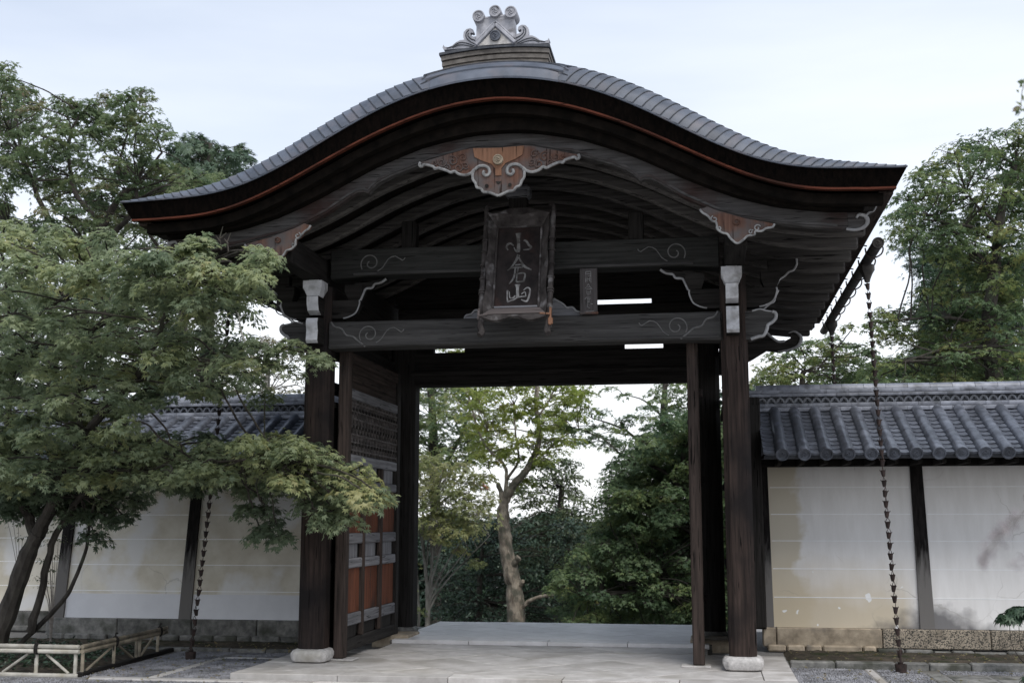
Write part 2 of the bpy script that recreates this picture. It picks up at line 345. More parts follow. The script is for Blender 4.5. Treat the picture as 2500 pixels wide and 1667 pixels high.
def border(x0, x1, y0, y1, z, n, ax, m='paving', th=.06):
    for i in range(n):
        t0, t1 = i / n, (i + 1) / n
        if ax == 'x': p = [(x0 + (x1 - x0) * t0, y0), (x0 + (x1 - x0) * t1, y0), (x0 + (x1 - x0) * t1, y1), (x0 + (x1 - x0) * t0, y1)]
        else: p = [(x0, y0 + (y1 - y0) * t0), (x1, y0 + (y1 - y0) * t0), (x1, y0 + (y1 - y0) * t1), (x0, y0 + (y1 - y0) * t1)]
        slab(pv, p, z, th, m)
border(-2.73, 2.73, -1.10, -.84, .072, 5, 'x', th=.12)
for s in (-1, 1): border(min(s * 2.42, s * 2.73), max(s * 2.42, s * 2.73), -.84, 1.27, .07, 3, 'y', th=.12)
# upper floor between and behind the rear pillars, one low step up
ub = MB(); ub.box((0, 3.33, .045), (3.9, 2.66, .11), .002); obj('joint_bed', ub, 'joint_sand', pv, smooth=False)
border(-1.92, 1.92, 1.98, 2.26, .115, 4, 'x', 'paving_rear', .1)
diagonal(-1.92, 1.92, 2.26, 4.68, .115, .05, 'paving_rear', .5)

# ------------------------------------------------------------------ kerbs and the beds beside the platform
kb = empty('kerb_stones', (0, .8, 0), kind='structure')
def kerb(x0, x1, y0, y1, z0, z1, m='stone_grey', ch=.012): return obj('kerb_stone', MB().box(((x0 + x1) / 2, (y0 + y1) / 2, (z0 + z1) / 2), (abs(x1 - x0) - .008, abs(y1 - y0) - .004, z1 - z0), ch), m, kb)
x = 2.76
for ln in (.47, .62, .33, .42, .75, .6, .8, .7): kerb(x, x + ln, .78, .93, -.05, .075 + random.uniform(-.006, .006)); x += ln
x = -2.76
for ln in (.5, .45, .6, .5): kerb(x - ln, x, 1.25, 1.37, -.05, .05 + random.uniform(-.006, .006)); x -= ln
for sx in (-1, 1):
    y = -1.08
    for ln in (.62, .58, .62): kerb(sx * 3.51, sx * 3.61, y, y + ln, -.05, .012, 'paving'); y += ln
x = -3.62
for ln in (.46, .40): kerb(x, x + ln, .66, .76, -.05, .012, 'paving'); x += ln
y = -1.0
for ln in (.5, .45, .5): kerb(4.08, 4.24, y, y + ln, -.05, .014); y += ln
for i in range(4): kerb(4.26 + i * .42, 4.67 + i * .42, -.4, .12, -.05, .006 + .002 * (i % 2)); kerb(4.26 + i * .42, 4.67 + i * .42, .14, .46, -.05, .004)
x = -4.15
for ln in (1.35, .95, 1.0, 1.1, .9, 1.3): kerb(x, x + ln, -1.26, -1.12, -.05, .018, 'paving'); x += ln
# earth between the kerbs and the wall
for nm, x0, x1, y0, y1, z in (('soil', 2.76, 9, .935, 2.3, .035), ('soil', -12, -2.76, 1.375, 2.4, .02), ('soil', -12, -4.52, -1.02, 1.36, .028)):
    nx, ny = 60, 22
    s = MB(); s.sheet([(x0 + (x1 - x0) * i / nx, y0 + (y1 - y0) * j / ny, z + (random.uniform(-.018, .018) if 0 < i < nx and 0 < j < ny else -.04)) for i in range(nx + 1) for j in range(ny + 1)], nx + 1, ny + 1)
    obj(nm, s, 'earth', kind='structure', recalc=False)
# gravel: real little stones, one scattered layer
def pebbles(name, rects, m, rmin, rmax, z=0.0):
    base = np.array([(1, 0, 0), (-1, 0, 0), (0, 1, 0), (0, -1, 0), (0, 0, .7), (0, 0, -.7)], float)
    tri = np.array([(0, 2, 4), (2, 1, 4), (1, 3, 4), (3, 0, 4), (2, 0, 5), (1, 2, 5), (3, 1, 5), (0, 3, 5)])
    V = []
    for x0, x1, y0, y1, n in rects:
        p = np.stack([rng.uniform(x0, x1, n), rng.uniform(y0, y1, n), np.full(n, z) + rng.uniform(0, .008, n)], 1)
        r = rng.uniform(rmin, rmax, n); a = rng.uniform(0, 6.28, n); ca, sa = np.cos(a), np.sin(a)
        b = base[None] * (1 + rng.uniform(-.3, .3, (n, 6, 1))); b = np.stack([b[..., 0] * ca[:, None] - b[..., 1] * sa[:, None], b[..., 0] * sa[:, None] + b[..., 1] * ca[:, None], b[..., 2]], 2)
        V.append(p[:, None] + b * r[:, None, None])
    V = np.concatenate(V).reshape(-1, 3); n = len(V) // 6
    F = (tri[None] + 6 * np.arange(n)[:, None, None]).reshape(-1, 3)
    me = bpy.data.meshes.new(name); me.vertices.add(len(V)); me.vertices.foreach_set('co', V.ravel().astype(np.float32))
    me.loops.add(F.size); me.loops.foreach_set('vertex_index', F.ravel().astype(np.int32)); me.polygons.add(len(F)); me.polygons.foreach_set('loop_start', np.arange(0, F.size, 3, dtype=np.int32))
    me.update(); me.validate(); me.materials.append(MATS[m]); o = bpy.data.objects.new(name, me); col.objects.link(o); o['kind'] = 'stuff'
    return tag(o, 'loose grey gravel beside the paved platform', 'gravel')
pebbles('gravel', [(2.76, 3.5, -1.1, .76, 5200), (3.63, 4.07, -1.1, .76, 2800), (4.26, 6.5, -1.1, -.4, 3000), (4.26, 6.5, .47, .76, 1500), (-3.5, -2.77, -1.1, .65, 5200), (-4.3, -3.62, -1.1, 1.24, 5600), (-3.5, -2.77, .78, 1.24, 1500), (-6.5, 3.5, -2.0, -1.28, 14000)], 'gravel_stone', .006, .014)

# ================================================================== THE GATE
P0C = [4.4416, -12.8403, 11.8544, -1.8539, -2.6706, 5.7433]; P1C = [2.2129, -7.6203, 8.7032, -2.3201, -2.2496, 6.1025]; POC = [0.2298, -2.7351, 3.5753, .6069, -2.7568, 5.5572]
def P0(x): return float(np.polyval(P0C, x * x / 14)) + .018
def P1(x): return float(np.polyval(P1C, x * x / 14)) - .048 - .06 * max(0, (abs(x) - 3.2) / .6) ** 2
def PO(x): return float(np.interp(abs(x), [3.45, 9], [0, 0])) + (float(np.polyval(POC, x * x / 14)) if abs(x) < 3.4 else 4.521 - .01 * (abs(x) - 3.4)) - .02 * min(1, abs(x))
YF, YB = -1.76, 5.86; YM = (YF + YB) / 2
def mir(y): return 2 * YM - y
gate = empty('temple_gate', (0, 0, .07), 'dark timber temple gate with a swooping curved gable roof and open doors', 'gate')
TX = 3.78; BX = 3.69
def xs_(n, lim): return [lim * math.copysign(abs(t) ** .95, t) for t in np.linspace(-1, 1, n)]
# --- roof: closed shell, rounded over at both gables
XS = xs_(97, TX); K = 7
sec = []
for a in np.linspace(0, math.pi / 2, K): sec.append((YF + .55 * (1 - math.cos(a)), math.sin(a)))
sec += [(1.0, 1), (3.1, 1)] + [(mir(y), t) for y, t in reversed(sec)]
roof = MB(); roof.sheet([(x, y, P0(x) + (P1(x) - P0(x)) * t) for y, t in sec for x in XS], len(sec), len(XS))
roof_o = obj('roof', roof, 'roof_sheet', gate, ang=50, recalc=False)
# --- thick layered eave edge under it (front, back, sides)
def edge_mesh():
    e = MB(); A = [(x, P0(x) - .002) for x in XS]; B = [(x * BX / TX, PO(x * BX / TX) + .032) for x in XS]
    n = len(XS); V = []
    for y, l in ((YF + .012, A), (YF + .07, B), (mir(YF + .07), B), (mir(YF + .012), A)): V += [(x, y, z) for x, z in l]
    F = [(r * n + i, r * n + i + 1, (r + 1) * n + i + 1, (r + 1) * n + i) for r in range(3) for i in range(n - 1)]
    F += [(0, n, 2 * n, 3 * n), (n - 1, 2 * n - 1, 3 * n - 1, 4 * n - 1)]
    return e.add(V, F)
obj('eave_edge', edge_mesh(), 'thatch', gate, ang=40)
for y0, y1 in ((YF + .062, YF + .12), (mir(YF + .12), mir(YF + .062))):
    X2 = xs_(81, BX - .004)
    obj('eave_trim', MB().strip([(x, PO(x) + .028) for x in X2], [(x, PO(x) + .010) for x in X2], y0, y1), 'orange_wood', gate)
for s in (-1, 1):
    b = MB(); b.box((s * (BX - .075), YM, PO(BX) + .012), (.13, YB - YF - .42, .034), .004); obj('eave_trim', b, 'brown_wood_y', gate)
    b = MB(); b.box((s * (BX - .21), YM, PO(BX) - .055), (.10, YB - YF - .62, .085), .006); obj('eave_batten', b, 'dark_wood_y', gate)
X3 = xs_(81, BX - .10)
for y0, y1 in ((YF + .21, YF + .32), (mir(YF + .32), mir(YF + .21))):
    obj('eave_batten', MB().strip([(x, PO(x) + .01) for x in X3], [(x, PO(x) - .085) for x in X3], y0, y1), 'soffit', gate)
# --- soffit boards between ribs and roof
def ZR(x): return float(np.interp(abs(x), [0, .3, .55, .8, 1.05, 1.3, 1.55, 1.8, 2.05, 2.3, 2.65, 3.1, 3.6], [5.20, 5.19, 5.145, 5.09, 5.0, 4.90, 4.775, 4.645, 4.53, 4.43, 4.33, 4.265, 4.25]))
X4 = xs_(65, BX - .27)
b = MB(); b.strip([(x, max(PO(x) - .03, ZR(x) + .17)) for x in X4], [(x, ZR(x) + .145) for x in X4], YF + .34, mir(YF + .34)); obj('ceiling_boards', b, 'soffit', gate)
wood('rib_wood', (.042, .038, .036), (.135, .126, .118), 'x', rand=.1)
# --- curved ribs, one object each
RX = xs_(61, 3.5)
rib = None
for i in range(12):
    y = -.92 + i * .572
    if rib is None:
        m = MB(); A = [(x, ZR(x) + .142) for x in RX]; B = [(x, ZR(x)) for x in RX]; m.strip(A, B, y - .05, y + .05); rib = obj('rib', m, 'rib_wood', gate, ang=25)
        bv = rib.modifiers.new('bevel', 'BEVEL'); bv.width = .022; bv.segments = 1; bv.limit_method = 'ANGLE'
    else: dup(rib, (0, .572 * i, 0))
# --- barge boards with their cusps
BLO = [(0, 5.188), (.06, 5.196), (.18, 5.208), (.3, 5.200), (.53, 5.145), (.71, 5.108), (.95, 5.025), (1.11, 4.972), (1.25, 4.905), (1.325, 4.846), (1.365, 4.795), (1.40, 4.815), (1.47, 4.812), (1.56, 4.765), (1.79, 4.615), (1.95, 4.535), (2.11, 4.455), (2.3, 4.40), (2.65, 4.328), (2.9, 4.285), (3.14, 4.256), (3.3, 4.238)]
def BL(x): return float(np.interp(abs(x), [p[0] for p in BLO], [p[1] for p in BLO]))
def BH(x): return min(float(np.interp(abs(x), [0, .35, .7, 1.05, 1.4, 1.75, 2.1, 2.45, 2.8, 3.15, 3.6], [5.395, 5.378, 5.322, 5.232, 5.11, 4.962, 4.80, 4.665, 4.585, 4.548, 4.525])), PO(x) - .02)
bx = sorted(set([p[0] for p in BLO] + list(np.linspace(0, 3.3, 34)))); BXs = [-x for x in reversed(bx)] + bx[1:]
for y0, y1, lab in ((-1.30, -1.20, 1), (mir(-1.20), mir(-1.30), 0)):
    bb = obj('bargeboard', MB().strip([(x, BH(x)) for x in BXs], [(x, BL(x)) for x in BXs], y0, y1), 'barge_wood', gate, ang=30)
    bv = bb.modifiers.new('bevel', 'BEVEL'); bv.width = .012; bv.segments = 2; bv.limit_method = 'ANGLE'; bv.angle_limit = R(50)
    up = obj('moulding', MB().strip([(x, BH(x) + .055) for x in BXs], [(x, BH(x) + .004) for x in BXs], y0 - .05 * (1 if lab else -1), y1), 'dark_wood_x', bb)
    if lab:
        lw = MB().strip([(x, BL(x) + .045) for x in BXs if abs(x) < 3.25], [(x, BL(x) + .020) for x in BXs if abs(x) < 3.25], y0 - .012, y0 + .01); obj('moulding', lw, 'barge_wood', bb)
        for s in (-1, 1):  # scrolled whitish end of the board
            e = MB(); pts = [(3.28, 4.243), (3.36, 4.232), (3.435, 4.252), (3.475, 4.305), (3.455, 4.36), (3.40, 4.375), (3.375, 4.345)]
            e.tube(smoothpts([(s * a, y0 - .006, c) for a, c in pts], 5), list(np.linspace(.012, .02, 18)) + list(np.linspace(.02, .010, 13)), 8)
            e.tube(smoothpts([(s * a, y0 - .004, c) for a, c in [(3.46, 4.36), (3.50, 4.40), (3.53, 4.405), (3.555, 4.45), (3.57, 4.50)]], 4), .011, 6)
            obj('scroll_end', e, 'white_edge', bb)
            f = MB(); f.prism([(s * a, c) for a, c in [(3.28, 4.24), (3.36, 4.228), (3.44, 4.25), (3.47, 4.30), (3.46, 4.36), (3.50, 4.39), (3.53, 4.40), (3.56, 4.46), (3.58, 4.508), (3.28, 4.53)]], lambda u, v, d: (u, d, v), y0 + .006, y1 - .004); obj('board_tip', f, 'barge_wood', bb)
# --- roof edge strips, each lapped over the next
def strip_piece(xa, xb, skew, lift=.002, lap=.009):
    V = []; na = 9
    for k, x in enumerate((xa, (xa + xb) / 2, xb)):
        for a in np.linspace(.02, math.pi / 2, na):
            xx = x + skew * math.sin(a); xx = max(min(xx, TX - .002), -TX + .002)
            down = k / 2.0
            o = lift + lap * down
            y = YF + .55 * (1 - math.cos(a)) - o * math.cos(a) ; z = P0(xx) + (P1(xx) - P0(xx)) * math.sin(a) + o * (math.sin(a) + .15)
            V.append((xx, y, z))
    m = MB(); m.sheet(V, 3, na); n = len(V)
    low = [(v[0], v[1] + .003, v[2] - lift - lap - .006) for v in V[2 * na:]]
    m.add(V[2 * na:] + low, [(i, i + 1, na + i + 1, na + i) for i in range(na - 1)])
    return m
arc = [0]; xx = np.linspace(.60, TX - .02, 400)
for i in range(1, 400): arc.append(arc[-1] + math.hypot(xx[i] - xx[i - 1], P1(xx[i]) - P1(xx[i - 1])))
NS = 36; cuts = np.interp(np.linspace(0, arc[-1], NS + 1), arc, xx)
for s in (-1, 1):
    for i in range(NS):
        sk = .20 * min(1, (TX - cuts[i]) / 1.0)
        obj('edge_strip', strip_piece(s * cuts[i], s * cuts[i + 1], s * sk), 'roof_sheet', roof_o, ang=25, recalc=False)
for k in range(4):   # level courses over the crown
    a0, a1 = k * math.pi / 8, (k + 1) * math.pi / 8; V = []; xw = .60 + .20 * ((k + .5) / 4); xr = np.linspace(-xw, xw, 15)
    for q, a in enumerate((a0, (a0 + a1) / 2, a1)):
        o = .016 - .006 * q
        for x in xr: V.append((x, YF + .55 * (1 - math.cos(a)) - o * math.cos(a), P0(x) + (P1(x) - P0(x)) * math.sin(a) + o * (math.sin(a) + .15)))
    m = MB(); m.sheet(V, 3, 15); m.add(V[:15] + [(v[0], v[1] + .004, v[2] - .018) for v in V[:15]], [(i, i + 1, 15 + i + 1, 15 + i) for i in range(14)])
    obj('edge_strip', m, 'roof_sheet', roof_o, ang=25, recalc=False)
lap_shadow = MB()  # dark tubes put the shadow gap under each lap into colour
def lap_shadow_pt(x, a, o): return (x, YF + .55 * (1 - math.cos(a)) - o * math.cos(a), P0(x) + (P1(x) - P0(x)) * math.sin(a) + o * (math.sin(a) + .15))
for s in (-1, 1):
    for i in range(NS):
        sk = .20 * min(1, (TX - cuts[i]) / 1.0); P = []
        for a in np.linspace(.04, 1.5, 9):
            xx_ = s * (cuts[i + 1] + sk * math.sin(a))
            if abs(xx_) < TX - .01: P.append(lap_shadow_pt(xx_ + s * .003, a, .008))
        if len(P) > 2: lap_shadow.tube(P, .0055, 4)
for k in (1, 2, 3): lap_shadow.tube([lap_shadow_pt(x, k * math.pi / 8 * (1 - .5 * max(0, (abs(x) - .45) / .3) ** 2), .010) for x in np.linspace(-.72, .72, 25)], .0055, 4)
obj('lap_shadows', lap_shadow, 'tile_dark', roof_o, kind='stuff', smooth=False, recalc=False)
obj('edge_lip', MB().tube([(x, YF - .002, P0(x) - .004) for x in XS], .009, 6), 'roof_sheet', roof_o)

# --- ridge box and end-tile ornament
rb = MB(); xr = np.linspace(-.585, .475, 13)
def RZ(x): return 6.045 - .05 * x * x / .36
rb.strip([(x, RZ(x) + .17) for x in xr], [(x, RZ(x) - .02) for x in xr], -1.34, mir(-1.34))
ridge = obj('ridge', rb, 'ridge_stone', gate)
for dz, h, o in ((.0, .05, .012), (.06, .045, .022), (.115, .05, .034)):
    m = MB(); m.strip([(x * (1 + o), RZ(x) + dz + h) for x in xr], [(x * (1 + o), RZ(x) + dz + .006) for x in xr], -1.34 - o, mir(-1.34 - o)); obj('ridge_course', m, 'ridge_stone', ridge)
m = MB(); m.strip([(x * 1.06, RZ(x) + .195) for x in xr], [(x * 1.06, RZ(x) + .168) for x in xr], -1.40, mir(-1.40)); obj('ridge_cap', m, 'tile_dark', ridge)
oc = -.045; zb = 6.235; yo = -1.40
orn = MB(); orn.prism([(oc - .198, zb), (oc + .198, zb), (oc + .192, zb + .26), (oc + .12, zb + .285), (oc - .12, zb + .28), (oc - .192, zb + .25)], lambda u, v, d: (u, d, v), yo, yo + .13)
orn_o = obj('ridge_end_tile', orn, 'ornament_tile', gate)
for s in (-1, 1):
    m = MB(); m.bar((oc, yo - .010, zb + .215), (oc + s * .20, yo - .010, zb + .012), .030, .034); obj('gable_moulding', m, 'ornament_tile', orn_o)
    m = MB(); m.bar((oc, yo - .006, zb + .252), (oc + s * .20, yo - .006, zb + .05), .026, .020); obj('gable_moulding', m, 'ornament_tile', orn_o)
m = MB(); m.prism([(oc - .165, zb + .005), (oc + .165, zb + .005), (oc, zb + .180)], lambda u, v, d: (u, d, v), yo - .006, yo + .01); obj('gable_field', m, 'stone_pale', orn_o)
def roundel(cx, cy, cz, r, par, m='ornament_tile', dep=.09, name='roundel'):
    Mx = Matrix.Rotation(R(90), 3, 'X')
    o = obj(name, MB().lathe([(r, -dep), (r, 0), (r * .96, .012), (r * .80, .012), (r * .76, .002), (0.001, .002)], (cx, cy, cz), 20, M=Mx), m, par)
    sw = MB()
    for k in range(3):  # three comma swirls
        a0 = k * 2.094 + .5; pts = [(cx + math.cos(a0 + t * 2.3) * r * (.16 + .40 * t), cy - .006, cz + math.sin(a0 + t * 2.3) * r * (.16 + .40 * t)) for t in np.linspace(0, 1, 8)]
        sw.tube(pts, list(np.linspace(r * .15, r * .03, 8)), 6)
    obj('swirl', sw, m, o if par is gate else par)
    return o
for dx, dz in ((-.168, .305), (0, .345), (.160, .325)): roundel(oc + dx, yo - .03, zb + dz, .062, orn_o, dep=.20)
roundel(oc, yo - .022, zb + .092, .056, orn_o, m='roof_tile', dep=.03)
m = MB(); m.tube([(oc - .16, yo + .02, zb + .285), (oc + .16, yo + .02, zb + .305)], .024, 8); obj('cap_bar', m, 'ornament_tile', orn_o)
for s in (-1, 1):   # curling fins at both sides
    f = MB()
    out = [(.196, .0), (.196, .115), (.225, .112), (.252, .125), (.262, .148), (.250, .160), (.234, .150), (.222, .160), (.232, .188), (.262, .205), (.300, .198), (.328, .168), (.334, .125), (.326, .088), (.365, .086), (.405, .066), (.445, .034), (.49, .018), (.525, .028), (.535, .048), (.545, .02), (.53, -.006)]
    f.prism([(oc + s * a, zb + b) for a, b in out], lambda u, v, d: (u, d, v), yo + .02, yo + .08); fo = obj('curling_fin', f, 'ornament_tile', orn_o)
    gl = MB()
    for pts in ([(.205, .03), (.262, .065), (.300, .11), (.302, .155), (.275, .186)], [(.205, .07), (.250, .09), (.282, .125), (.280, .155)], [(.215, .012), (.30, .05), (.375, .058), (.44, .022), (.50, .010)], [(.235, .006), (.32, .030), (.385, .034), (.44, .008)]):
        gl.tube(smoothpts([(oc + s * a, yo + .017, zb + b) for a, b in pts], 4), .005, 5)
    obj('fin_groove', gl, 'tile_dark', orn_o)
    orn_o.children[-1]['kind'] = 'stuff'

# --- pillars on shaped stones
PX = 2.25
pil = None
for (x, y, wd, m) in ((-PX, 0, .285, 'pillar_wood'), (PX, 0, .275, 'pillar_wood'), (-2.015, 2.86, .34, 'dark_wood_z'), (1.955, 2.86, .34, 'dark_wood_z')):
    k = MB(); h = wd / 2; c = .055; z0, z1 = (.205, 4.1) if y == 0 else (.20, 3.95)
    oct_ = [(-h + c, -h), (h - c, -h), (h, -h + c), (h, h - c), (h - c, h), (-h + c, h), (-h, h - c), (-h, -h + c)]
    k.prism(oct_, lambda u, v, d: (x + u, y + v, d), z0, z1); obj('pillar', k, m, gate, smooth=False)
    if y == 0:
        q = MB(); q.lathe([(.150, .0), (.185, .015), (.205, .06), (.205, .095), (.185, .125), (.155, .136)], (x, y - .02, .072), 24, sq=.75); obj('pillar_base', q, 'stone_pale', gate)
    else:
        q = MB(); q.lathe([(.17, 0), (.20, .02), (.21, .05), (.18, .075), (.165, .09)], (x, y, .115), 24, sq=.5); obj('pillar_base', q, 'stone_grey', gate)
        q = MB(); q.box((x - math.copysign(.03, x), y - .42, .075), (.46, .62, .15), .012); obj('footing_stone', q, 'stone_base', gate)
# --- wing panels and side walls between pillars
for s in (-1, 1):
    q = MB(); q.box((s * 2.20, 1.42, 1.55), (.05, 2.5, 2.6), .004); sp = obj('side_panel', q, 'dark_wood_z', gate)
    for i in range(8): obj('side_board', MB().box((s * 2.168, .34 + i * .31, 1.55), (.016, .302, 2.58), .004), 'dark_wood_z', sp)
    for z in (1.05, 1.95, 2.82): obj('side_rail', MB().box((s * 2.15, 1.42, z), (.05, 2.5, .07), .006), 'dark_wood_y', sp)
    obj('tie_beam', MB().box((s * 2.2, 1.43, 3.50), (.16, 2.56, .26), .01), 'dark_wood_y', gate)
    obj('tie_beam', MB().box((s * 2.2, 1.43, 3.02), (.10, 2.56, .12), .01), 'dark_wood_y', gate)
    obj('upper_side_board', MB().box((s * 2.2, 1.53, 3.88), (.06, 2.7, .52), .004), 'dark_wood_y', gate)
    obj('sill_beam', MB().box((s * 2.2, 1.43, .2), (.12, 2.56, .12), .01), 'dark_wood_y', gate)
    obj('wing_post', MB().box((s * 2.40, 2.36, 1.66), (.40, .12, 2.78), .01), 'dark_wood_z', gate)
    for k in range(3): obj('wing_board', MB().box((s * (2.265 + .13 * k), 2.285, 1.62), (.125, .03, 2.66), .004), 'dark_wood_z', gate)
# --- front beams
def beam(name, z0, z1, x0, x1, y, dpt, m='dark_wood_x', camber=.02, parent=gate):
    xs2 = np.linspace(x0, x1, 21); A = [(x, z1) for x in xs2]
    B = [(x, z0 + camber * (1 - max(0, (abs(x) - .8 * x1) / (.2 * x1)))) if abs(x) > .8 * abs(x1) else (x, z0 + camber) for x in xs2]
    o = obj(name, MB().strip(A, B, y - dpt / 2, y + dpt / 2), m, parent, ang=30)
    bv = o.modifiers.new('bevel', 'BEVEL'); bv.width = .012; bv.segments = 2; bv.limit_method = 'ANGLE'; bv.angle_limit = R(50); return o
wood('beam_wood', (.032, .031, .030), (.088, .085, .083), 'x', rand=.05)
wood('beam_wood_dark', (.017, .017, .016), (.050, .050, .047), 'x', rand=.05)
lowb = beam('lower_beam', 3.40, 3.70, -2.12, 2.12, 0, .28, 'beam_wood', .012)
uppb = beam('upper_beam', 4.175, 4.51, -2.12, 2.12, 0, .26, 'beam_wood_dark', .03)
obj('beam_moulding', MB().box((0, -.137, 4.225), (3.7, .018, .03), .004), 'beam_wood', uppb)
obj('beam_moulding', MB().box((0, -.147, 3.435), (4.2, .014, .02), .004), 'beam_wood', lowb)
def spiral(cx, cz, r, t0, turns, n=22, sgn=1): return [(cx + sgn * r * (1 - .8 * t) * math.cos(t0 + turns * 6.28 * t), cz + r * (1 - .8 * t) * math.sin(t0 + turns * 6.28 * t)) for t in np.linspace(0, 1, n)]
for s in (-1, 1):
    for bo, zc, y, m in ((lowb, 3.55, -.142, 'carve_line'), (uppb, 4.345, -.132, 'carve_line')):
        c = MB()
        for pts, r in ((spiral(s * 1.66, zc + .0, .115, -.6, 1.25, sgn=s), .007), ([(s * 1.58, zc - .09), (s * 1.52, zc - .05), (s * 1.46, zc + .04), (s * 1.38, zc + .07), (s * 1.30, zc + .02), (s * 1.27, zc + .05)], .006)):
            c.tube(smoothpts([(a, y, b) for a, b in pts], 2), r, 5)
        if bo is lowb:
            c.tube(smoothpts([(s * a, y, b) for a, b in [(2.09, 3.70), (2.05, 3.645), (1.97, 3.62), (1.92, 3.55), (1.84, 3.53), (1.78, 3.48), (1.70, 3.42)]], 3), .011, 6)
        obj('carved_scroll', c, m, bo)

# --- bracket sets on the front pillars (white end grain to the front)
def curl(s, pts, y, r, m, par, name='cloud_edge', k=4):
    return obj(name, MB().tube(smoothpts([(s * a, y, b) for a, b in pts], k), r, 6), m, par)
def plate(s, pts, y0, y1, m, par, name): return obj(name, MB().prism([(s * a, b) for a, b in pts], lambda u, v, d: (u, d, v), y0, y1), m, par, smooth=False)
for s in (-1, 1):
    x = s * PX; xn = s * 2.235
    # white noses toward the viewer
    def nose(z0, z1, wd, y1, shape, name):
        q = MB(); q.prism(shape, lambda u, v, d: (xn + d, u, v), -wd / 2, wd / 2); o = obj(name, q, 'dark_wood_y', gate, ang=30); return o
    n1 = nose(3.45, 3.72, .13, -.4, [(-.14, 3.44), (-.33, 3.44), (-.36, 3.47), (-.345, 3.58), (-.355, 3.60), (-.37, 3.66), (-.35, 3.71), (-.29, 3.73), (-.14, 3.73)], 'beam_nose')
    f = MB(); ys3 = [(-.338, 3.442), (-.368, 3.472), (-.353, 3.58), (-.363, 3.60), (-.378, 3.66), (-.358, 3.712)]
    f.sheet([(xn + d, a, b) for a, b in ys3 for d in (-.064, .064)], 6, 2); obj('white_face', f, 'white_end', n1, ang=25)
    n2 = nose(3.76, 3.95, .13, -.4, [(-.14, 3.75), (-.25, 3.76), (-.33, 3.80), (-.36, 3.87), (-.365, 3.955), (-.14, 3.955)], 'bracket_arm')
    f = MB(); ys3 = [(-.254, 3.762), (-.337, 3.80), (-.368, 3.87), (-.373, 3.95)]
    f.sheet([(xn + d, a, b) for a, b in ys3 for d in (-.064, .064)], 4, 2); obj('white_face', f, 'white_end', n2, ang=40)
    def masu(cx, cy, z, w_, face=True, m='dark_wood_x'):
        q = MB(); q.add([(cx + a * w_ * .33, cy + b * w_ * .33, z) for a, b in ((-1, -1), (1, -1), (1, 1), (-1, 1))] + [(cx + a * w_ * .42, cy + b * w_ * .42, z + .05) for a, b in ((-1, -1), (1, -1), (1, 1), (-1, 1))] + [(cx + a * w_ * .5, cy + b * w_ * .5, z + .085) for a, b in ((-1, -1), (1, -1), (1, 1), (-1, 1))] + [(cx + a * w_ * .5, cy + b * w_ * .5, z + .165) for a, b in ((-1, -1), (1, -1), (1, 1), (-1, 1))],
              [(0, 1, 2, 3), (12, 13, 14, 15)] + [(4 * r + i, 4 * r + (i + 1) % 4, 4 * r + 4 + (i + 1) % 4, 4 * r + 4 + i) for r in range(3) for i in range(4)])
        return obj('bearing_block', q, m, gate, smooth=False)
    masu(xn, -.28, 3.958, .21, m='white_end')
    n3 = nose(4.125, 4.36, .115, -.4, [(-.1, 4.12), (-.33, 4.125), (-.345, 4.25), (-.37, 4.30), (-.33, 4.36), (-.1, 4.36)], 'purlin_nose')
    f = MB(); f.sheet([(xn + d, a, b) for a, b in [(-.333, 4.127), (-.350, 4.25), (-.375, 4.30)] for d in (-.056, .056)], 3, 2); obj('white_face', f, 'white_end', n3, ang=25)
    # arms left and right with bearing blocks
    arm = [(1.80, 3.955), (1.80, 3.90), (1.84, 3.81), (1.92, 3.765), (2.02, 3.75), (2.48, 3.75), (2.58, 3.765), (2.66, 3.81), (2.70, 3.90), (2.70, 3.955)]
    ao = plate(s, arm, -.06, .06, 'dark_wood_x', gate, 'bracket_arm')
    curl(s, [(1.80, 3.95), (1.80, 3.90), (1.84, 3.81), (1.92, 3.765), (1.98, 3.752)], -.064, .009, 'white_edge', ao); curl(s, [(2.70, 3.95), (2.70, 3.90), (2.66, 3.81), (2.58, 3.765), (2.52, 3.752)], -.064, .009, 'white_edge', ao)
    masu(s * 1.86, 0, 3.958, .20); masu(s * 2.64, 0, 3.958, .20)
    # carved cloud pieces above the arms, whitish worn edges
    cl = [(1.76, 4.15), (1.62, 4.165), (1.50, 4.19), (1.50, 4.17), (1.58, 4.13), (1.63, 4.125), (1.68, 4.08), (1.74, 4.075), (1.78, 4.02), (1.80, 3.96), (1.86, 3.96), (1.86, 4.15)]
    co = plate(s, cl, -.05, .05, 'dark_wood_x', gate, 'cloud_bracket'); curl(s, [(1.50, 4.18), (1.56, 4.14), (1.63, 4.125), (1.66, 4.085), (1.73, 4.075), (1.76, 4.02), (1.79, 3.95)], -.054, .013, 'white_edge', co)
    cl = [(2.70, 3.96), (2.73, 4.03), (2.79, 4.07), (2.83, 4.11), (2.88, 4.13), (2.92, 4.19), (2.92, 4.25), (2.62, 4.25), (2.62, 3.96)]
    co = plate(s, cl, -.05, .05, 'dark_wood_x', gate, 'cloud_bracket'); curl(s, [(2.70, 3.97), (2.73, 4.03), (2.79, 4.07), (2.83, 4.11), (2.88, 4.13), (2.915, 4.19), (2.915, 4.25)], -.054, .011, 'white_edge', co)
    # outer carved end of the lower beam
    ke = [(2.12, 3.40), (2.42, 3.40), (2.50, 3.43), (2.55, 3.44), (2.585, 3.50), (2.60, 3.52), (2.595, 3.55), (2.64, 3.575), (2.68, 3.62), (2.68, 3.67), (2.64, 3.69), (2.58, 3.70), (2.52, 3.715), (2.44, 3.70), (2.12, 3.70)]
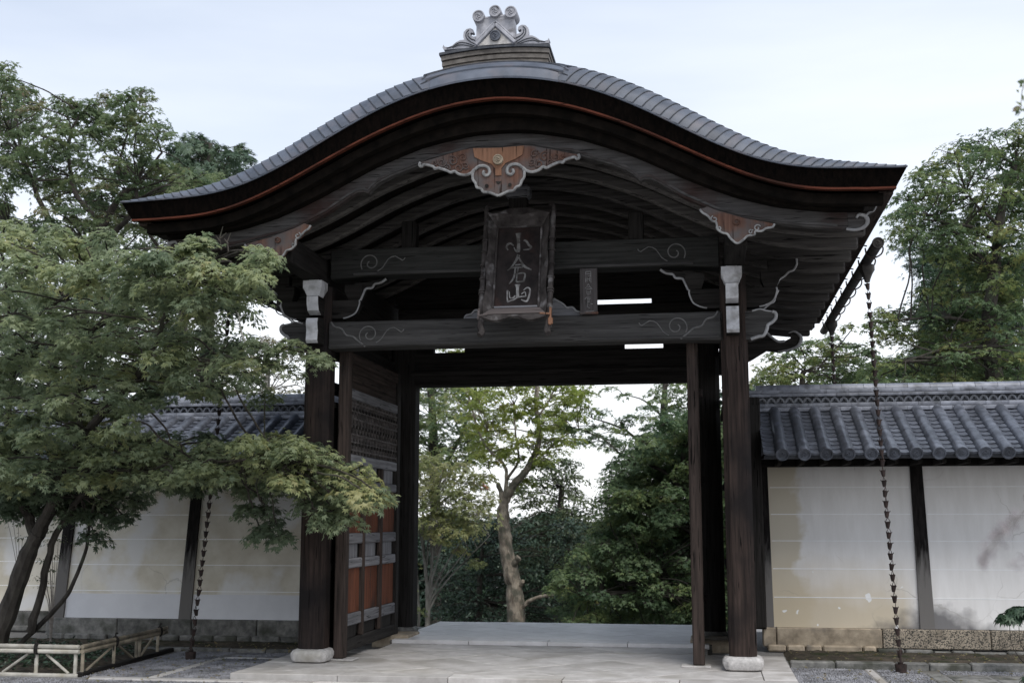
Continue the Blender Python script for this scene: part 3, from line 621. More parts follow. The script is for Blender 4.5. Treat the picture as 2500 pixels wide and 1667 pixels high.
    ko = plate(s, ke, -.10, .10, 'beam_wood', gate, 'carved_beam_end'); curl(s, [(2.42, 3.405), (2.50, 3.43), (2.55, 3.44), (2.585, 3.50), (2.598, 3.55), (2.64, 3.575), (2.68, 3.62), (2.68, 3.67), (2.645, 3.69)], -.104, .017, 'white_edge', ko); curl(s, [(2.64, 3.69), (2.58, 3.70), (2.52, 3.718), (2.44, 3.70)], -.104, .008, 'white_edge', ko)
    curl(s, [(2.56, 3.72), (2.63, 3.78), (2.67, 3.80), (2.69, 3.86), (2.72, 3.92)], -.06, .010, 'white_edge', ko)
    # purlin running front to back over the pillars
    po = obj('purlin', MB().box((s * 2.27, 2.05, 4.275), (.20, 6.5, .27), .012), 'dark_wood_y', gate)
    # curling tusk nose on the rear pillar
    tk = [(2.15, 3.93), (2.50, 3.925), (2.62, 3.92), (2.72, 3.885), (2.80, 3.80), (2.88, 3.765), (2.95, 3.775), (3.02, 3.81), (3.02, 3.85), (2.99, 3.865), (3.02, 3.885), (3.10, 3.86), (3.145, 3.78), (3.10, 3.70), (3.0, 3.655), (2.85, 3.64), (2.72, 3.66), (2.62, 3.60), (2.52, 3.54), (2.42, 3.50), (2.15, 3.50)]
    to = plate(s, tk, 2.54, 2.66, 'dark_wood_x', gate, 'curled_nose')
    curl(s, [(2.60, 3.925), (2.70, 3.895), (2.78, 3.82), (2.86, 3.765), (2.94, 3.768)], 2.53, .016, 'white_edge', to)
    obj('cloud_edge', MB().tube(smoothpts([(s * a, 2.53, b) for a, b in [(2.99, 3.87), (3.06, 3.885), (3.13, 3.83), (3.135, 3.76), (3.08, 3.69), (2.97, 3.652), (2.85, 3.64)]], 4), list(np.linspace(.006, .024, 12)) + list(np.linspace(.024, .008, 13)), 6), 'white_edge', to)
# --- struts and carved pieces between the two front beams
km = [(-.62, 3.70), (-.60, 3.745), (-.54, 3.76), (-.50, 3.80), (-.44, 3.80), (-.40, 3.84), (-.30, 3.90), (-.18, 4.0), (-.12, 4.12), (.18, 4.12), (.24, 4.0), (.36, 3.90), (.46, 3.84), (.50, 3.80), (.56, 3.80), (.60, 3.76), (.64, 3.745), (.66, 3.70)]
ko = plate(1, km, -.06, .06, 'grey_wood_x', gate, 'frog_leg_strut'); curl(1, km[:7], -.064, .010, 'white_edge', ko); curl(1, km[-7:], -.064, .010, 'white_edge', ko)
obj('bearing_block', MB().box((-.03, -.02, 5.10), (.27, .22, .14), .03), 'grey_wood_x', gate)
obj('bearing_block', MB().box((-.03, 0, 4.84), (.20, .16, .60), .02), 'dark_wood_z', gate)
# --- rear beams: lintel, gap blocks, upper wall, sky gaps left between
lint = obj('lintel', MB().box((-.02, 2.86, 3.53), (3.76, .26, .44), .012), 'dark_wood_x', gate)
obj('lintel_moulding', MB().box((-.02, 2.70, 3.47), (3.74, .05, .05), .008), 'dark_wood_x', lint)
b2 = obj('rear_beam', MB().box((0, 2.86, 4.115), (4.2, .22, .46), .012), 'dark_wood_x', gate)
obj('rear_beam', MB().box((0, 2.86, 4.67), (4.3, .14, .48), .012), 'dark_wood_x', gate)
for x0, x1 in ((-2.15, -1.62), (-1.20, .92), (1.42, 2.15)):
    obj('gap_block', MB().box(((x0 + x1) / 2, 2.86, 3.82), (x1 - x0, .12, .15), .006), 'dark_wood_x', gate)
for x0, x1 in ((-2.1, .55), (1.28, 2.1)): obj('gap_block', MB().box(((x0 + x1) / 2, 2.86, 4.388), (x1 - x0, .10, .09), .004), 'dark_wood_x', gate)
pl_ = [(x, ZR(x) + .13) for x in np.linspace(-2.15, 2.15, 31)]
obj('rear_gable_panel', MB().strip(pl_, [(x, 4.90 if abs(z - 4.9) > .02 and z > 4.92 else z - .02) for x, z in pl_], 2.82, 2.90), 'dark_wood_x', gate)
for x in (-1.25, 1.25):
    obj('roof_strut', MB().box((x, 0, 4.66), (.16, .16, .32), .01), 'dark_wood_z', gate)
# --- hanging fish carvings on the bargeboard
def gegyo_plate(pts, cx, cz, y0, y1, m, par, name): return obj(name, MB().prism([(cx + a, cz + b) for a, b in pts], lambda u, v, d: (u, d, v), y0, y1), m, par, smooth=False)
gc = -.018; gy = -1.36
half = [(0, 5.185), (.255, 5.195), (.34, 5.185), (.55, 5.135), (.70, 5.095), (.79, 5.075), (.80, 5.045), (.775, 5.03), (.75, 5.05), (.66, 5.025), (.64, 5.0), (.60, 5.005), (.52, 4.975), (.48, 4.955), (.44, 4.965), (.40, 4.935), (.34, 4.92), (.28, 4.935), (.24, 4.975), (.258, 4.93), (.255, 4.87), (.23, 4.835), (.215, 4.79), (.175, 4.775), (.15, 4.74), (.10, 4.735), (.05, 4.715), (0, 4.695)]
full = half + [(-a, b) for a, b in reversed(half[1:-1])]
gg = obj('hanging_carving', MB().prism([(gc + a, b) for a, b in full], lambda u, v, d: (u, d, v), gy, gy + .055), 'gegyo_wood', gate, smooth=False)
m = MB(); m.prism([(gc + a, b) for a, b in [(-.255, 5.19), (0, 5.18), (.255, 5.19), (.24, 5.10), (.17, 5.06), (.07, 5.02), (.03, 4.97), (.03, 4.90), (-.03, 4.90), (-.03, 4.97), (-.07, 5.02), (-.17, 5.06), (-.24, 5.10)]], lambda u, v, d: (u, d, v), gy - .012, gy + .01); obj('carving_field', m, 'new_wood', gg, smooth=False)
roundel(gc, gy - .035, 5.055, .052, gg, m='stone_base', dep=.03, name='boss')
for s in (-1, 1):
    e = MB(); e.tube(smoothpts([(gc + s * a, gy - .006, b) for a, b in half[5:19]], 3), .015, 6)
    e.tube(smoothpts([(gc + s * a, gy - .008, b) for a, b in [(.235, 4.97), (.20, 5.0), (.14, 5.005), (.095, 4.975), (.09, 4.925), (.125, 4.905), (.15, 4.93), (.14, 4.955)]], 4), .016, 6)
    e.tube(smoothpts([(gc + s * a, gy - .006, b) for a, b in half[18:]], 3), .014, 6); obj('carved_rim', e, 'pale_paint', gg)
    h = MB(); h.lathe([(.018, 0), (.018, .012)], (gc + s * .115, gy - .004, 4.80), 8, M=Matrix.Rotation(R(90), 3, 'X')); obj('hole_shade', h, 'rope', gg)  # black disc on the surface, shade of a hole given as colour
    c = MB()
    for cx, cz, r, t in ((.36, 5.10, .045, 0), (.46, 5.07, .055, 1), (.40, 5.0, .05, 2), (.57, 5.06, .05, 3), (.33, 5.02, .04, 4), (.52, 5.0, .04, 1.5), (.64, 5.06, .03, 2.2)):
        c.tube([(gc + s * a, gy - .006, b) for a, b in spiral(cx, cz, r, t, 1.3, 14)], .007, 5)
    obj('carved_scroll', c, 'gegyo_wood', gg)
m = MB(); m.prism([(gc + a, 4.83 + b) for a, b in [(-.03, .012), (.03, .012), (.012, -.012), (0, -.02), (-.012, -.012)]], lambda u, v, d: (u, d, v), gy - .004, gy + .002); obj('hole_shade', m, 'rope', gg, smooth=False)  # flat black piece coloured like the shade of a cut-out
for s in (-1, 1):
    hh = [(1.93, 4.475), (1.955, 4.44), (2.0, 4.41), (2.04, 4.36), (2.08, 4.34), (2.09, 4.28), (2.13, 4.24), (2.18, 4.225), (2.21, 4.18), (2.27, 4.13), (2.33, 4.165), (2.37, 4.20), (2.43, 4.205), (2.44, 4.24), (2.50, 4.24), (2.54, 4.265), (2.60, 4.275), (2.62, 4.305), (2.55, 4.325), (2.35, 4.37), (2.10, 4.455), (2.0, 4.50)]
    so = obj('side_hanging_carving', MB().prism([(s * a, b) for a, b in hh], lambda u, v, d: (u, d, v), gy, gy + .05), 'gegyo_wood', gate, smooth=False)
    e = MB(); e.tube(smoothpts([(s * a, gy - .004, b) for a, b in hh[:18]], 3), .011, 6)
    for cx, cz, r, t in ((2.065, 4.375, .035, 2), (2.105, 4.285, .03, 2), (2.46, 4.27, .035, .5), (2.40, 4.235, .025, .5)): e.tube([(s * a, gy - .006, b) for a, b in spiral(cx, cz, r, t, 1.1, 12)], .007, 5)
    obj('carved_rim', e, 'pale_paint', so)
    roundel(s * 2.27, gy - .012, 4.335, .03, so, m='gegyo_wood', dep=.02, name='boss')

# --- gutters along both side eaves
for s in (-1, 1):
    gx = 3.765; gz = 4.43
    gut = MB(); sec2 = [(.062 * math.cos(a), .062 * math.sin(a)) for a in np.linspace(math.pi, 2 * math.pi, 9)] + [(.054 * math.cos(a), .054 * math.sin(a) + .004) for a in np.linspace(2 * math.pi, math.pi, 9)]
    gut.prism([(s * gx + a, gz + b) for a, b in sec2], lambda u, v, d: (u, d, v), 0.1, 6.0); go = obj('gutter', gut, 'gutter_metal', gate)
    roundel(s * gx, .09, gz - .01, .062, go, m='gutter_metal', dep=.03, name='gutter_end')
    for i in range(9):
        y = .45 + i * .6; k = MB(); k.tube([(s * 3.58, y, 4.50), (s * 3.70, y, 4.47)], .008, 5); k.tube(smoothpts([(s * (gx - .085), y, gz + .02), (s * (gx - .07), y, gz - .06), (s * gx, y, gz - .09), (s * (gx + .08), y, gz - .05), (s * (gx + .10), y, gz + .02), (s * (gx + .05), y, gz + .05)], 3), .009, 5)
        obj('gutter_hook', k, 'copper_dark', go)
    for y in (1.03, 4.9):
        q = MB(); q.lathe([(.085, .0), (.085, -.06), (.06, -.10), (.035, -.16), (.028, -.19)], (s * gx, y, gz - .05), 10, sq=.4); obj('downspout', q, 'gutter_metal', go)
# ================================================================== doors (parts of the gate)
mat('lattice_wood', (.05, .045, .042), (.13, .115, .11), scale=14, rough=.85, bump=.2, rand=0)
def door(xf, back, name_stone):
    t = .105
    def bx(name, y0, y1, z0, z1, w0, w1, m, par, ch=.006):   # w measured behind the face
        return obj(name, MB().box((xf + back * (w0 + w1) / 2, (y0 + y1) / 2, (z0 + z1) / 2), (abs(w1 - w0), y1 - y0, z1 - z0), ch), m, par)
    d = bx('door', .24, 2.26, .30, 3.36, .050, .085, 'dark_wood_z', gate)
    bx('stile', .10, .245, .088, 3.43, 0, .12, 'brown_wood_z', d, .012); bx('stile', 2.255, 2.40, .14, 3.43, .0, .11, 'dark_wood_z', d, .01)
    gw = 'grey_wood_y'
    for z0, z1 in ((2.90, 3.01), (2.17, 2.28), (1.90, 2.0), (1.295, 1.41), (1.03, 1.137), (.412, .54)): bx('rail', .247, 2.253, z0, z1, .006, .05, gw, d, .010)
    bx('rail', .247, 2.253, .145, .277, .006, .05, 'dark_wood_y', d, .010); bx('rail', .247, 2.253, 3.30, 3.42, .006, .05, 'brown_wood_y', d, .010)
    for y in (.80, 1.54):
        bx('muntin', y - .032, y + .032, .279, 2.168, -.012, .0495, 'brown_wood_z', d, .008)
    bays = ((.249, .766), (.834, 1.506), (1.574, 2.251))
    for y0, y1 in bays:
        for z0, z1 in ((1.412, 1.898), (.542, 1.028)):
            k = 3; h = (y1 - y0) / k
            for i in range(k): bx('panel_board', y0 + i * h + .002, y0 + (i + 1) * h - .002, z0, z1, .036 + .003 * (i % 2), .0495, 'panel_wood', d, .003)
        for z0, z1, m in ((2.002, 2.168, 'grey_wood_z'), (1.139, 1.293, 'grey_wood_z'), (.279, .41, 'dark_wood_z')): bx('short_panel', y0, y1 - .12, z0, z1, .03, .0495, m, d, .003)
    for z0, z1 in ((3.012, 3.10), (3.104, 3.20), (3.204, 3.298)): bx('top_board', .249, 2.251, z0, z1, .03, .0495, 'brown_wood_y', d, .004)
    bx('lattice_backing', .247, 2.253, 2.283, 2.897, .042, .0495, 'dark_wood_y', d, .002)
    lt = MB(); X = lambda w_: xf + back * w_
    y0, y1, z0, z1 = .25, 2.25, 2.285, 2.895; sp = .125
    for sg in (-1, 1):
        for i in range(-6, 24):
            a = y0 + i * sp; dz = z1 - z0; dy = sg * dz / 1.75
            pa, pb = (a, z0), (a + dy, z1)
            tt = [0.0, 1.0]
            for lim, s_ in ((y0, 1), (y1, -1)):
                fa, fb = s_ * (pa[0] - lim), s_ * (pb[0] - lim)
                if fa < 0 and fb < 0: tt = None; break
                if fa < 0: tt[0] = max(tt[0], fa / (fa - fb))
                if fb < 0: tt[1] = min(tt[1], fa / (fa - fb))
            if tt is None or tt[1] - tt[0] < .03: continue
            q = [(X(.022 + .006 * sg), pa[0] + (pb[0] - pa[0]) * k, pa[1] + (pb[1] - pa[1]) * k) for k in tt]
            lt.bar(q[0], q[1], .013, .024, .002, up=(1, 0, 0))
    for k in range(7): lt.bar((X(.012), y0, z0 + (k + .5) * (z1 - z0) / 7), (X(.012), y1, z0 + (k + .5) * (z1 - z0) / 7), .012, .020, .002)
    obj('lattice', lt, 'lattice_wood', d, smooth=False)
    kn = MB().lathe([(.020, 0), (.020, .010), (.012, .016)], (X(.006), y0 + .065, z0 + .11), 8, M=Matrix.Rotation(R(90) * (-back), 3, 'Y')); kn = obj('lattice_shade_dot', kn, 'rope', d)  # dark discs stand in for the shade inside the lattice holes
    for i in range(16):
        for k in range(3):
            if i or k: dup(kn, (0, i * .125, k * .195))
    for z in (.62, 2.05, 3.12): obj('hinge', MB().box((xf + back * .13, 2.38, z), (.05, .05, .10), .006), 'copper_dark', d)
    st = MB(); st.box((xf + back * .03, .17, .079), (.30, .24, .018), .006); o = obj('door_stop_stone', st, 'stone_pale', gate)
    return d
door(-1.95, -1, 'left'); door(1.752, 1, 'right')

# ================================================================== name plaque and small name board
PLQ = Matrix.Translation((.03, -.43, 4.17)) @ Matrix.Rotation(R(-17), 4, 'X')
def pq(u, v, w_): p = PLQ @ Vector((u, -w_, v)); return (p[0], p[1], p[2])
plq = empty('name_plaque', (.03, -.43, 4.17), 'tall dark plaque with three weathered brushed characters and a carved frame, hung under the gable', 'plaque')
def pbox(name, u0, u1, v0, v1, w0, w1, m, ch=.008, par=None):
    M = PLQ.to_3x3(); c = pq((u0 + u1) / 2, (v0 + v1) / 2, (w0 + w1) / 2)
    return obj(name, MB().box(c, (u1 - u0, abs(w1 - w0), v1 - v0), ch, M), m, par or plq)
pboard = pbox('board', -.24, .24, -.48, .49, -.02, .02, 'plaque_board')
for u0, u1, v0, v1 in ((-.247, -.227, -.485, .495), (.227, .247, -.485, .495), (-.227, .227, .475, .495), (-.227, .227, -.485, -.465)): pbox('inner_moulding', u0, u1, v0, v1, .02, .042, 'grey_wood_x' if v1 < -.4 else 'plaque_frame', .004)
# sloping carved frame with wavy outer rim
def slope(name, A, B, m):   # A inner edge, B outer edge (u,v,w) lists
    q = MB(); n = len(A); q.sheet([pq(*p) for p in A] + [pq(*p) for p in B], 2, n); q.sheet([pq(*p) for p in B] + [pq(p[0], p[1], p[2] - .05) for p in B], 2, n); q.sheet([pq(*p) for p in A] + [pq(p[0], p[1], p[2] - .05) for p in A], 2, n)
    return obj(name, q, m, plq, ang=40, recalc=False)
def wav(n, amp, k): return [amp * math.sin(i / n * 6.28 * k) for i in range(n + 1)]
n = 24
for s in (-1, 1):
    wv = wav(n, .009, 2.5); vs = np.linspace(-.485, .495, n + 1); vo = np.linspace(-.60, .60, n + 1)
    slope('frame_side', [(s * .247, v, .03) for v in vs], [(s * (.322 + a), v, .10 + a) for v, a in zip(vo, wv)], 'plaque_frame')
us = np.linspace(-.247, .247, n + 1); uo = np.linspace(-.327, .327, n + 1); wv = wav(n, .009, 1.5)
slope('frame_top', [(u, .495, .03) for u in us], [(u, .60 + a, .11 + a * .5) for u, a in zip(uo, wv)], 'plaque_frame')
wood('frame_sill', (.10, .085, .08), (.18, .155, .15), 'x', rand=.02)
slope('frame_bottom', [(u, -.485, .03) for u in us], [(u, -.60, .13) for u in uo], 'frame_sill')
m = MB(); P = [(u, -.60 - .012) for u in uo] + [(u, -.655 + .022 * math.cos(u * 17)) for u in reversed(uo)]
m.prism(P, lambda u, v, d: pq(u, v, d), .085, .135); obj('apron', m, 'plaque_frame', plq, smooth=False)
m = MB(); m.prism([(-.33, .60), (-.35, .65), (-.30, .635), (-.2, .65), (-.1, .69), (.1, .69), (.2, .65), (.30, .635), (.35, .65), (.33, .60)], lambda u, v, d: pq(u, v, d), .02, .08); obj('crest', m, 'plaque_frame', plq, smooth=False)
for s in (-1, 1):
    k = MB(); k.tube([pq(s * .357, .62, .05), pq(s * .357, -.62, .05)], .030, 8)
    for v in (-.33, -.30, -.16, .0, .16, .3): k.tube([pq(s * .357, v, .05), pq(s * .357, v + .02, .05)], .040, 8)
    k.tube(smoothpts([pq(s * .357, .60, .05), pq(s * .362, .68, .07), pq(s * .347, .73, .06), pq(s * .325, .71, .06)], 4), .026, 7)
    obj('side_rod', k, 'plaque_frame', plq)
    k = MB(); k.tube(smoothpts([pq(s * .347, -.62, .05), pq(s * .352, -.70, .05), pq(s * .335, -.76, .04), pq(s * .357, -.80, .05)], 4), .035, 7); obj('bracket_foot', k, 'plaque_frame', plq)
    fk = MB(); fk.bar(pq(s * .372, -.52, .09), pq(s * .372, -.72 if s > 0 else -.64, .09), .024, .024, .004, up=(0, 1, 0)); fk.bar(pq(s * .27, -.61, .14), pq(s * .372, -.61, .12), .018, .018, .003)
    if s > 0: fk.box(pq(.377, -.68, .095), (.05, .03, .07), .008)
    obj('fixing_iron', fk, 'new_wood' if s > 0 else 'frame_sill', plq)
def stroke(mb, pts, wd, sc=(435, 640, .45 / 630, .94 / 1160), w0=.022, fn=pq):
    P = smoothpts([((a - sc[0]) * sc[2], (sc[1] - b) * sc[3], 0) for a, b in pts], 4); n_ = len(P)
    ws = np.interp(np.linspace(0, 1, n_), np.linspace(0, 1, len(wd)), wd) if hasattr(wd, '__len__') else [wd] * n_
    V = []; prev = None
    for i in range(n_):
        t = P[min(i + 1, n_ - 1)] - P[max(i - 1, 0)]; t = t / (np.linalg.norm(t) + 1e-9); nn = np.array([-t[1], t[0], 0])
        h = ws[i] * sc[2] / 2
        V += [fn(*(P[i] - nn * h)[:2], w0 - .006), fn(*(P[i] - nn * h * .7)[:2], w0 + .006), fn(*(P[i] + nn * h * .7)[:2], w0 + .006), fn(*(P[i] + nn * h)[:2], w0 - .006)]
    mb.sheet(V, n_, 4); mb.add(V[:4], [(0, 1, 2, 3)]); mb.add(V[-4:], [(0, 1, 2, 3)])
mat('ink_grey', (.09, .088, .085), (.20, .195, .19), scale=24, rough=.9, bump=.15, c3=(.07, .065, .06), s3=14, lo3=.5, hi3=.66, rand=.02)
mat('ink_pale', (.18, .175, .17), (.34, .335, .33), scale=24, rough=.9, bump=.15, c3=(.12, .11, .11), s3=14, lo3=.52, hi3=.68, rand=.02)
c = MB()
stroke(c, [(418, 135), (425, 250), (432, 360), (428, 420)], [95, 62, 56, 66, 50]); stroke(c, [(428, 415), (390, 395), (362, 345)], [46, 30, 10])
stroke(c, [(355, 320), (310, 285), (265, 300), (252, 345), (275, 385)], [22, 34, 40, 36, 22]); stroke(c, [(505, 245), (545, 260), (585, 320), (618, 350), (590, 382), (505, 388)], [30, 42, 44, 40, 26, 16])
obj('character', c, 'ink_grey', plq, smooth=False)
c = MB()
stroke(c, [(438, 462), (405, 540), (345, 640), (285, 690)], [60, 44, 36, 12]); stroke(c, [(430, 470), (480, 560), (540, 640), (640, 690)], [30, 34, 46, 22]); stroke(c, [(395, 612), (500, 606)], 26); stroke(c, [(330, 655), (420, 648), (510, 652)], 24)
stroke(c, [(400, 660), (392, 760), (365, 830), (318, 888)], [34, 34, 30, 14]); stroke(c, [(440, 655), (436, 720)], 24); stroke(c, [(430, 735), (425, 860)], 28); stroke(c, [(430, 740), (535, 735), (548, 790), (525, 862)], [24, 28, 34, 38]); stroke(c, [(425, 862), (530, 858)], 28); stroke(c, [(500, 620), (520, 640)], 34)
obj('character', c, 'ink_grey', plq, smooth=False)
c = MB()
stroke(c, [(445, 898), (448, 980), (455, 1085)], [92, 52, 50, 58]); stroke(c, [(300, 980), (302, 1080), (315, 1150)], [34, 26, 30]); stroke(c, [(310, 1145), (400, 1118), (470, 1082), (580, 1075)], [30, 26, 22, 16]); stroke(c, [(330, 1000), (345, 1090), (400, 1085), (415, 1060)], [16, 18, 26, 30])
stroke(c, [(540, 985), (585, 950), (630, 970), (625, 1060), (590, 1145), (510, 1120)], [14, 22, 30, 34, 34, 18]); stroke(c, [(510, 1040), (560, 1010), (575, 1075)], 18)
obj('character', c, 'ink_pale', plq, smooth=False)
# small board
nb = empty('name_board', (.75, -.2, 3.72), 'small grey board with a column of brushed characters, standing on the beam beside the plaque', 'board')
wood('board_grey', (.055, .050, .049), (.105, .095, .094), 'z', rand=.02)
obj('board', MB().box((.748, -.19, 3.955), (.185, .03, .47), .006), 'board_grey', nb)
obj('foot', MB().box((.748, -.185, 3.712), (.20, .05, .024), .006), 'gegyo_wood', nb)
def bq(u, v, w_): return (.748 + u, -.19 - w_, 3.955 + v)
SC = (490, 710, .185 / 500, .46 / 1030)
for grp in ([[(415, 270), (412, 520)], [(560, 270), (562, 540)], [(415, 265), (560, 262)], [(430, 320), (545, 320)], [(425, 370), (550, 368)], [(455, 400), (450, 500)], [(520, 400), (525, 500)], [(440, 450), (540, 448)]],
            [[(490, 560), (430, 640), (395, 670)], [(495, 570), (545, 640), (595, 690)], [(440, 640), (540, 640)], [(430, 690), (560, 688)], [(440, 730), (438, 800)], [(545, 725), (550, 800)], [(440, 765), (550, 765)], [(440, 800), (550, 798)]],
            [[(450, 840), (540, 838)], [(430, 880), (380, 935)], [(440, 890), (550, 888)], [(450, 925), (545, 925)], [(440, 960), (530, 960)], [(445, 995), (520, 993)]],
            [[(450, 1020), (450, 1120)], [(450, 1030), (540, 1035)], [(510, 1030), (605, 1050)], [(460, 1075), (540, 1080)], [(470, 1120), (530, 1140)], [(350, 1228), (640, 1222)]]):
    c = MB()
    for p in grp: stroke(c, p, 20, SC, .016, bq)
    obj('character', c, 'ink_pale', nb, smooth=False)

# ================================================================== plastered walls with tiled copings
def wall_mat(name, base, stain, dx, lower=None):
    m = mat(name, base, tuple(min(1, c * 1.08) for c in base), scale=3, rough=.9, bump=.05, rand=0, c3=stain, s3=1.1, lo3=.46, hi3=.60, fine=50)
    return m
mat('plaster_white', (.69, .672, .65), (.80, .785, .77), scale=1.6, stretch=(5, 5, .7), lo=.3, hi=.7, rough=.9, bump=.05, rand=.0, fine=50)
mat('plaster_left', (.52, .475, .385), (.68, .645, .56), scale=2.4, rough=.9, bump=.06, rand=.0, c3=(.68, .67, .65), s3=1.7, lo3=.5, hi3=.62, fine=50)
mat('plaster_band', (.60, .605, .63), (.66, .665, .69), scale=3, rough=.9, bump=.04, rand=.0, fine=50)
mat('line_white', (.80, .80, .80), (.88, .88, .88), scale=8, rough=.9, bump=.05, rand=.03)
mat('post_wood', (.007, .006, .006), (.024, .021, .020), scale=1.6, rough=.85, bump=.3, stretch=(22, 22, 1), rand=.1, spec=.1, bleach=((.16, .152, .145), 1.05))
# right wall first panel: old beige plaster wearing through on one side, soot and damp marks low down
def stained():
    m = mat('plaster_stained', (.69, .672, .65), (.80, .785, .77), scale=1.6, stretch=(5, 5, .7), lo=.3, hi=.7, rough=.9, bump=.05, rand=0, fine=50)
    n = m.node_tree.nodes; l = m.node_tree.links.new; b = n['Principled BSDF']; src = b.inputs['Base Color'].links[0].from_socket
    tx = n.new('ShaderNodeTexCoord'); sp = n.new('ShaderNodeSeparateXYZ'); l(tx.outputs['Object'], sp.inputs[0])
    def noise(sc, d=5, st=(1, 1, 1)):
        mp = n.new('ShaderNodeMapping'); mp.inputs['Scale'].default_value = st; l(tx.outputs['Object'], mp.inputs[0])
        z = n.new('ShaderNodeTexNoise'); z.inputs['Scale'].default_value = sc; z.inputs['Detail'].default_value = d; l(mp.outputs[0], z.inputs['Vector']); return z.outputs['Fac']
    def math_(op, a, b_=None):
        k = n.new('ShaderNodeMath'); k.operation = op
        for i, q in enumerate((a, b_)):
            if q is None: continue
            if isinstance(q, (int, float)): k.inputs[i].default_value = q
            else: l(q, k.inputs[i])
        return k.outputs[0]
    def ramp(v, a, b_):
        k = n.new('ShaderNodeMapRange'); k.inputs[1].default_value = a; k.inputs[2].default_value = b_; l(v, k.inputs[0]); return k.outputs[0]
    def over(c0, col_, f):
        k = n.new('ShaderNodeMix'); k.data_type = 'RGBA'; l(c0, k.inputs[6]); k.inputs[7].default_value = (*col_, 1); l(f, k.inputs[0]); return k.outputs[2]
    # object space of the wall: x along the wall from its near end, z up
    e = math_('ADD', sp.outputs['X'], math_('MULTIPLY', math_('SUBTRACT', noise(2.6, 7), .5), .75))
    c = over(src, (.56, .50, .385), math_('MULTIPLY', ramp(e, .50, .40), .85))
    lo = math_('ADD', sp.outputs['Z'], math_('MULTIPLY', math_('SUBTRACT', noise(3, 6), .5), .5))
    inx = ramp(sp.outputs['X'], 1.75, 1.6)
    c = over(c, (.55, .47, .34), math_('MULTIPLY', math_('MULTIPLY', ramp(lo, 1.15, .5), inx), .85))
    dm = math_('ADD', math_('MULTIPLY', math_('ABSOLUTE', math_('SUBTRACT', sp.outputs['X'], 1.95)), .42), math_('ADD', sp.outputs['Z'], math_('MULTIPLY', math_('SUBTRACT', noise(5, 7), .5), .42)))
    c = over(c, (.085, .083, .088), math_('MULTIPLY', ramp(dm, .66, .44), .85))
    pt = math_('MULTIPLY', ramp(noise(5.5, 2), .685, .70), math_('MULTIPLY', ramp(sp.outputs['Z'], 1.05, .9), inx))
    c = over(c, (.80, .80, .80), pt)
    l(c, b.inputs['Base Color']); return m
stained()
def cracks(m):
    n = m.node_tree.nodes; l = m.node_tree.links.new; b = n['Principled BSDF']; src = b.inputs['Base Color'].links[0].from_socket
    tx = n.new('ShaderNodeTexCoord'); nz = n.new('ShaderNodeTexNoise'); nz.inputs['Scale'].default_value = 3; nz.inputs['Detail'].default_value = 6; l(tx.outputs['Object'], nz.inputs['Vector'])
    mxv = n.new('ShaderNodeMix'); mxv.data_type = 'VECTOR'; mxv.inputs[0].default_value = .25; l(tx.outputs['Object'], mxv.inputs[4]); l(nz.outputs['Color'], mxv.inputs[5])
    vo = n.new('ShaderNodeTexVoronoi'); vo.feature = 'DISTANCE_TO_EDGE'; vo.inputs['Scale'].default_value = 1.5; l(mxv.outputs[1], vo.inputs['Vector'])
    r = n.new('ShaderNodeMapRange'); r.inputs[1].default_value = .010; r.inputs[2].default_value = .003; l(vo.outputs['Distance'], r.inputs[0])
    n2 = n.new('ShaderNodeTexNoise'); n2.inputs['Scale'].default_value = 1.1; l(tx.outputs['Object'], n2.inputs['Vector']); r2 = n.new('ShaderNodeMapRange'); r2.inputs[1].default_value = .50; r2.inputs[2].default_value = .60; r2.inputs[4].default_value = .32; l(n2.outputs['Fac'], r2.inputs[0])
    mu = n.new('ShaderNodeMath'); mu.operation = 'MULTIPLY'; l(r.outputs[0], mu.inputs[0]); l(r2.outputs[0], mu.inputs[1])
    mx_ = n.new('ShaderNodeMix'); mx_.data_type = 'RGBA'; mx_.inputs[7].default_value = (.22, .20, .17, 1); l(src, mx_.inputs[6]); l(mu.outputs[0], mx_.inputs[0]); l(mx_.outputs[2], b.inputs['Base Color'])
for k_ in ('plaster_stained', 'plaster_left'): cracks(MATS[k_])
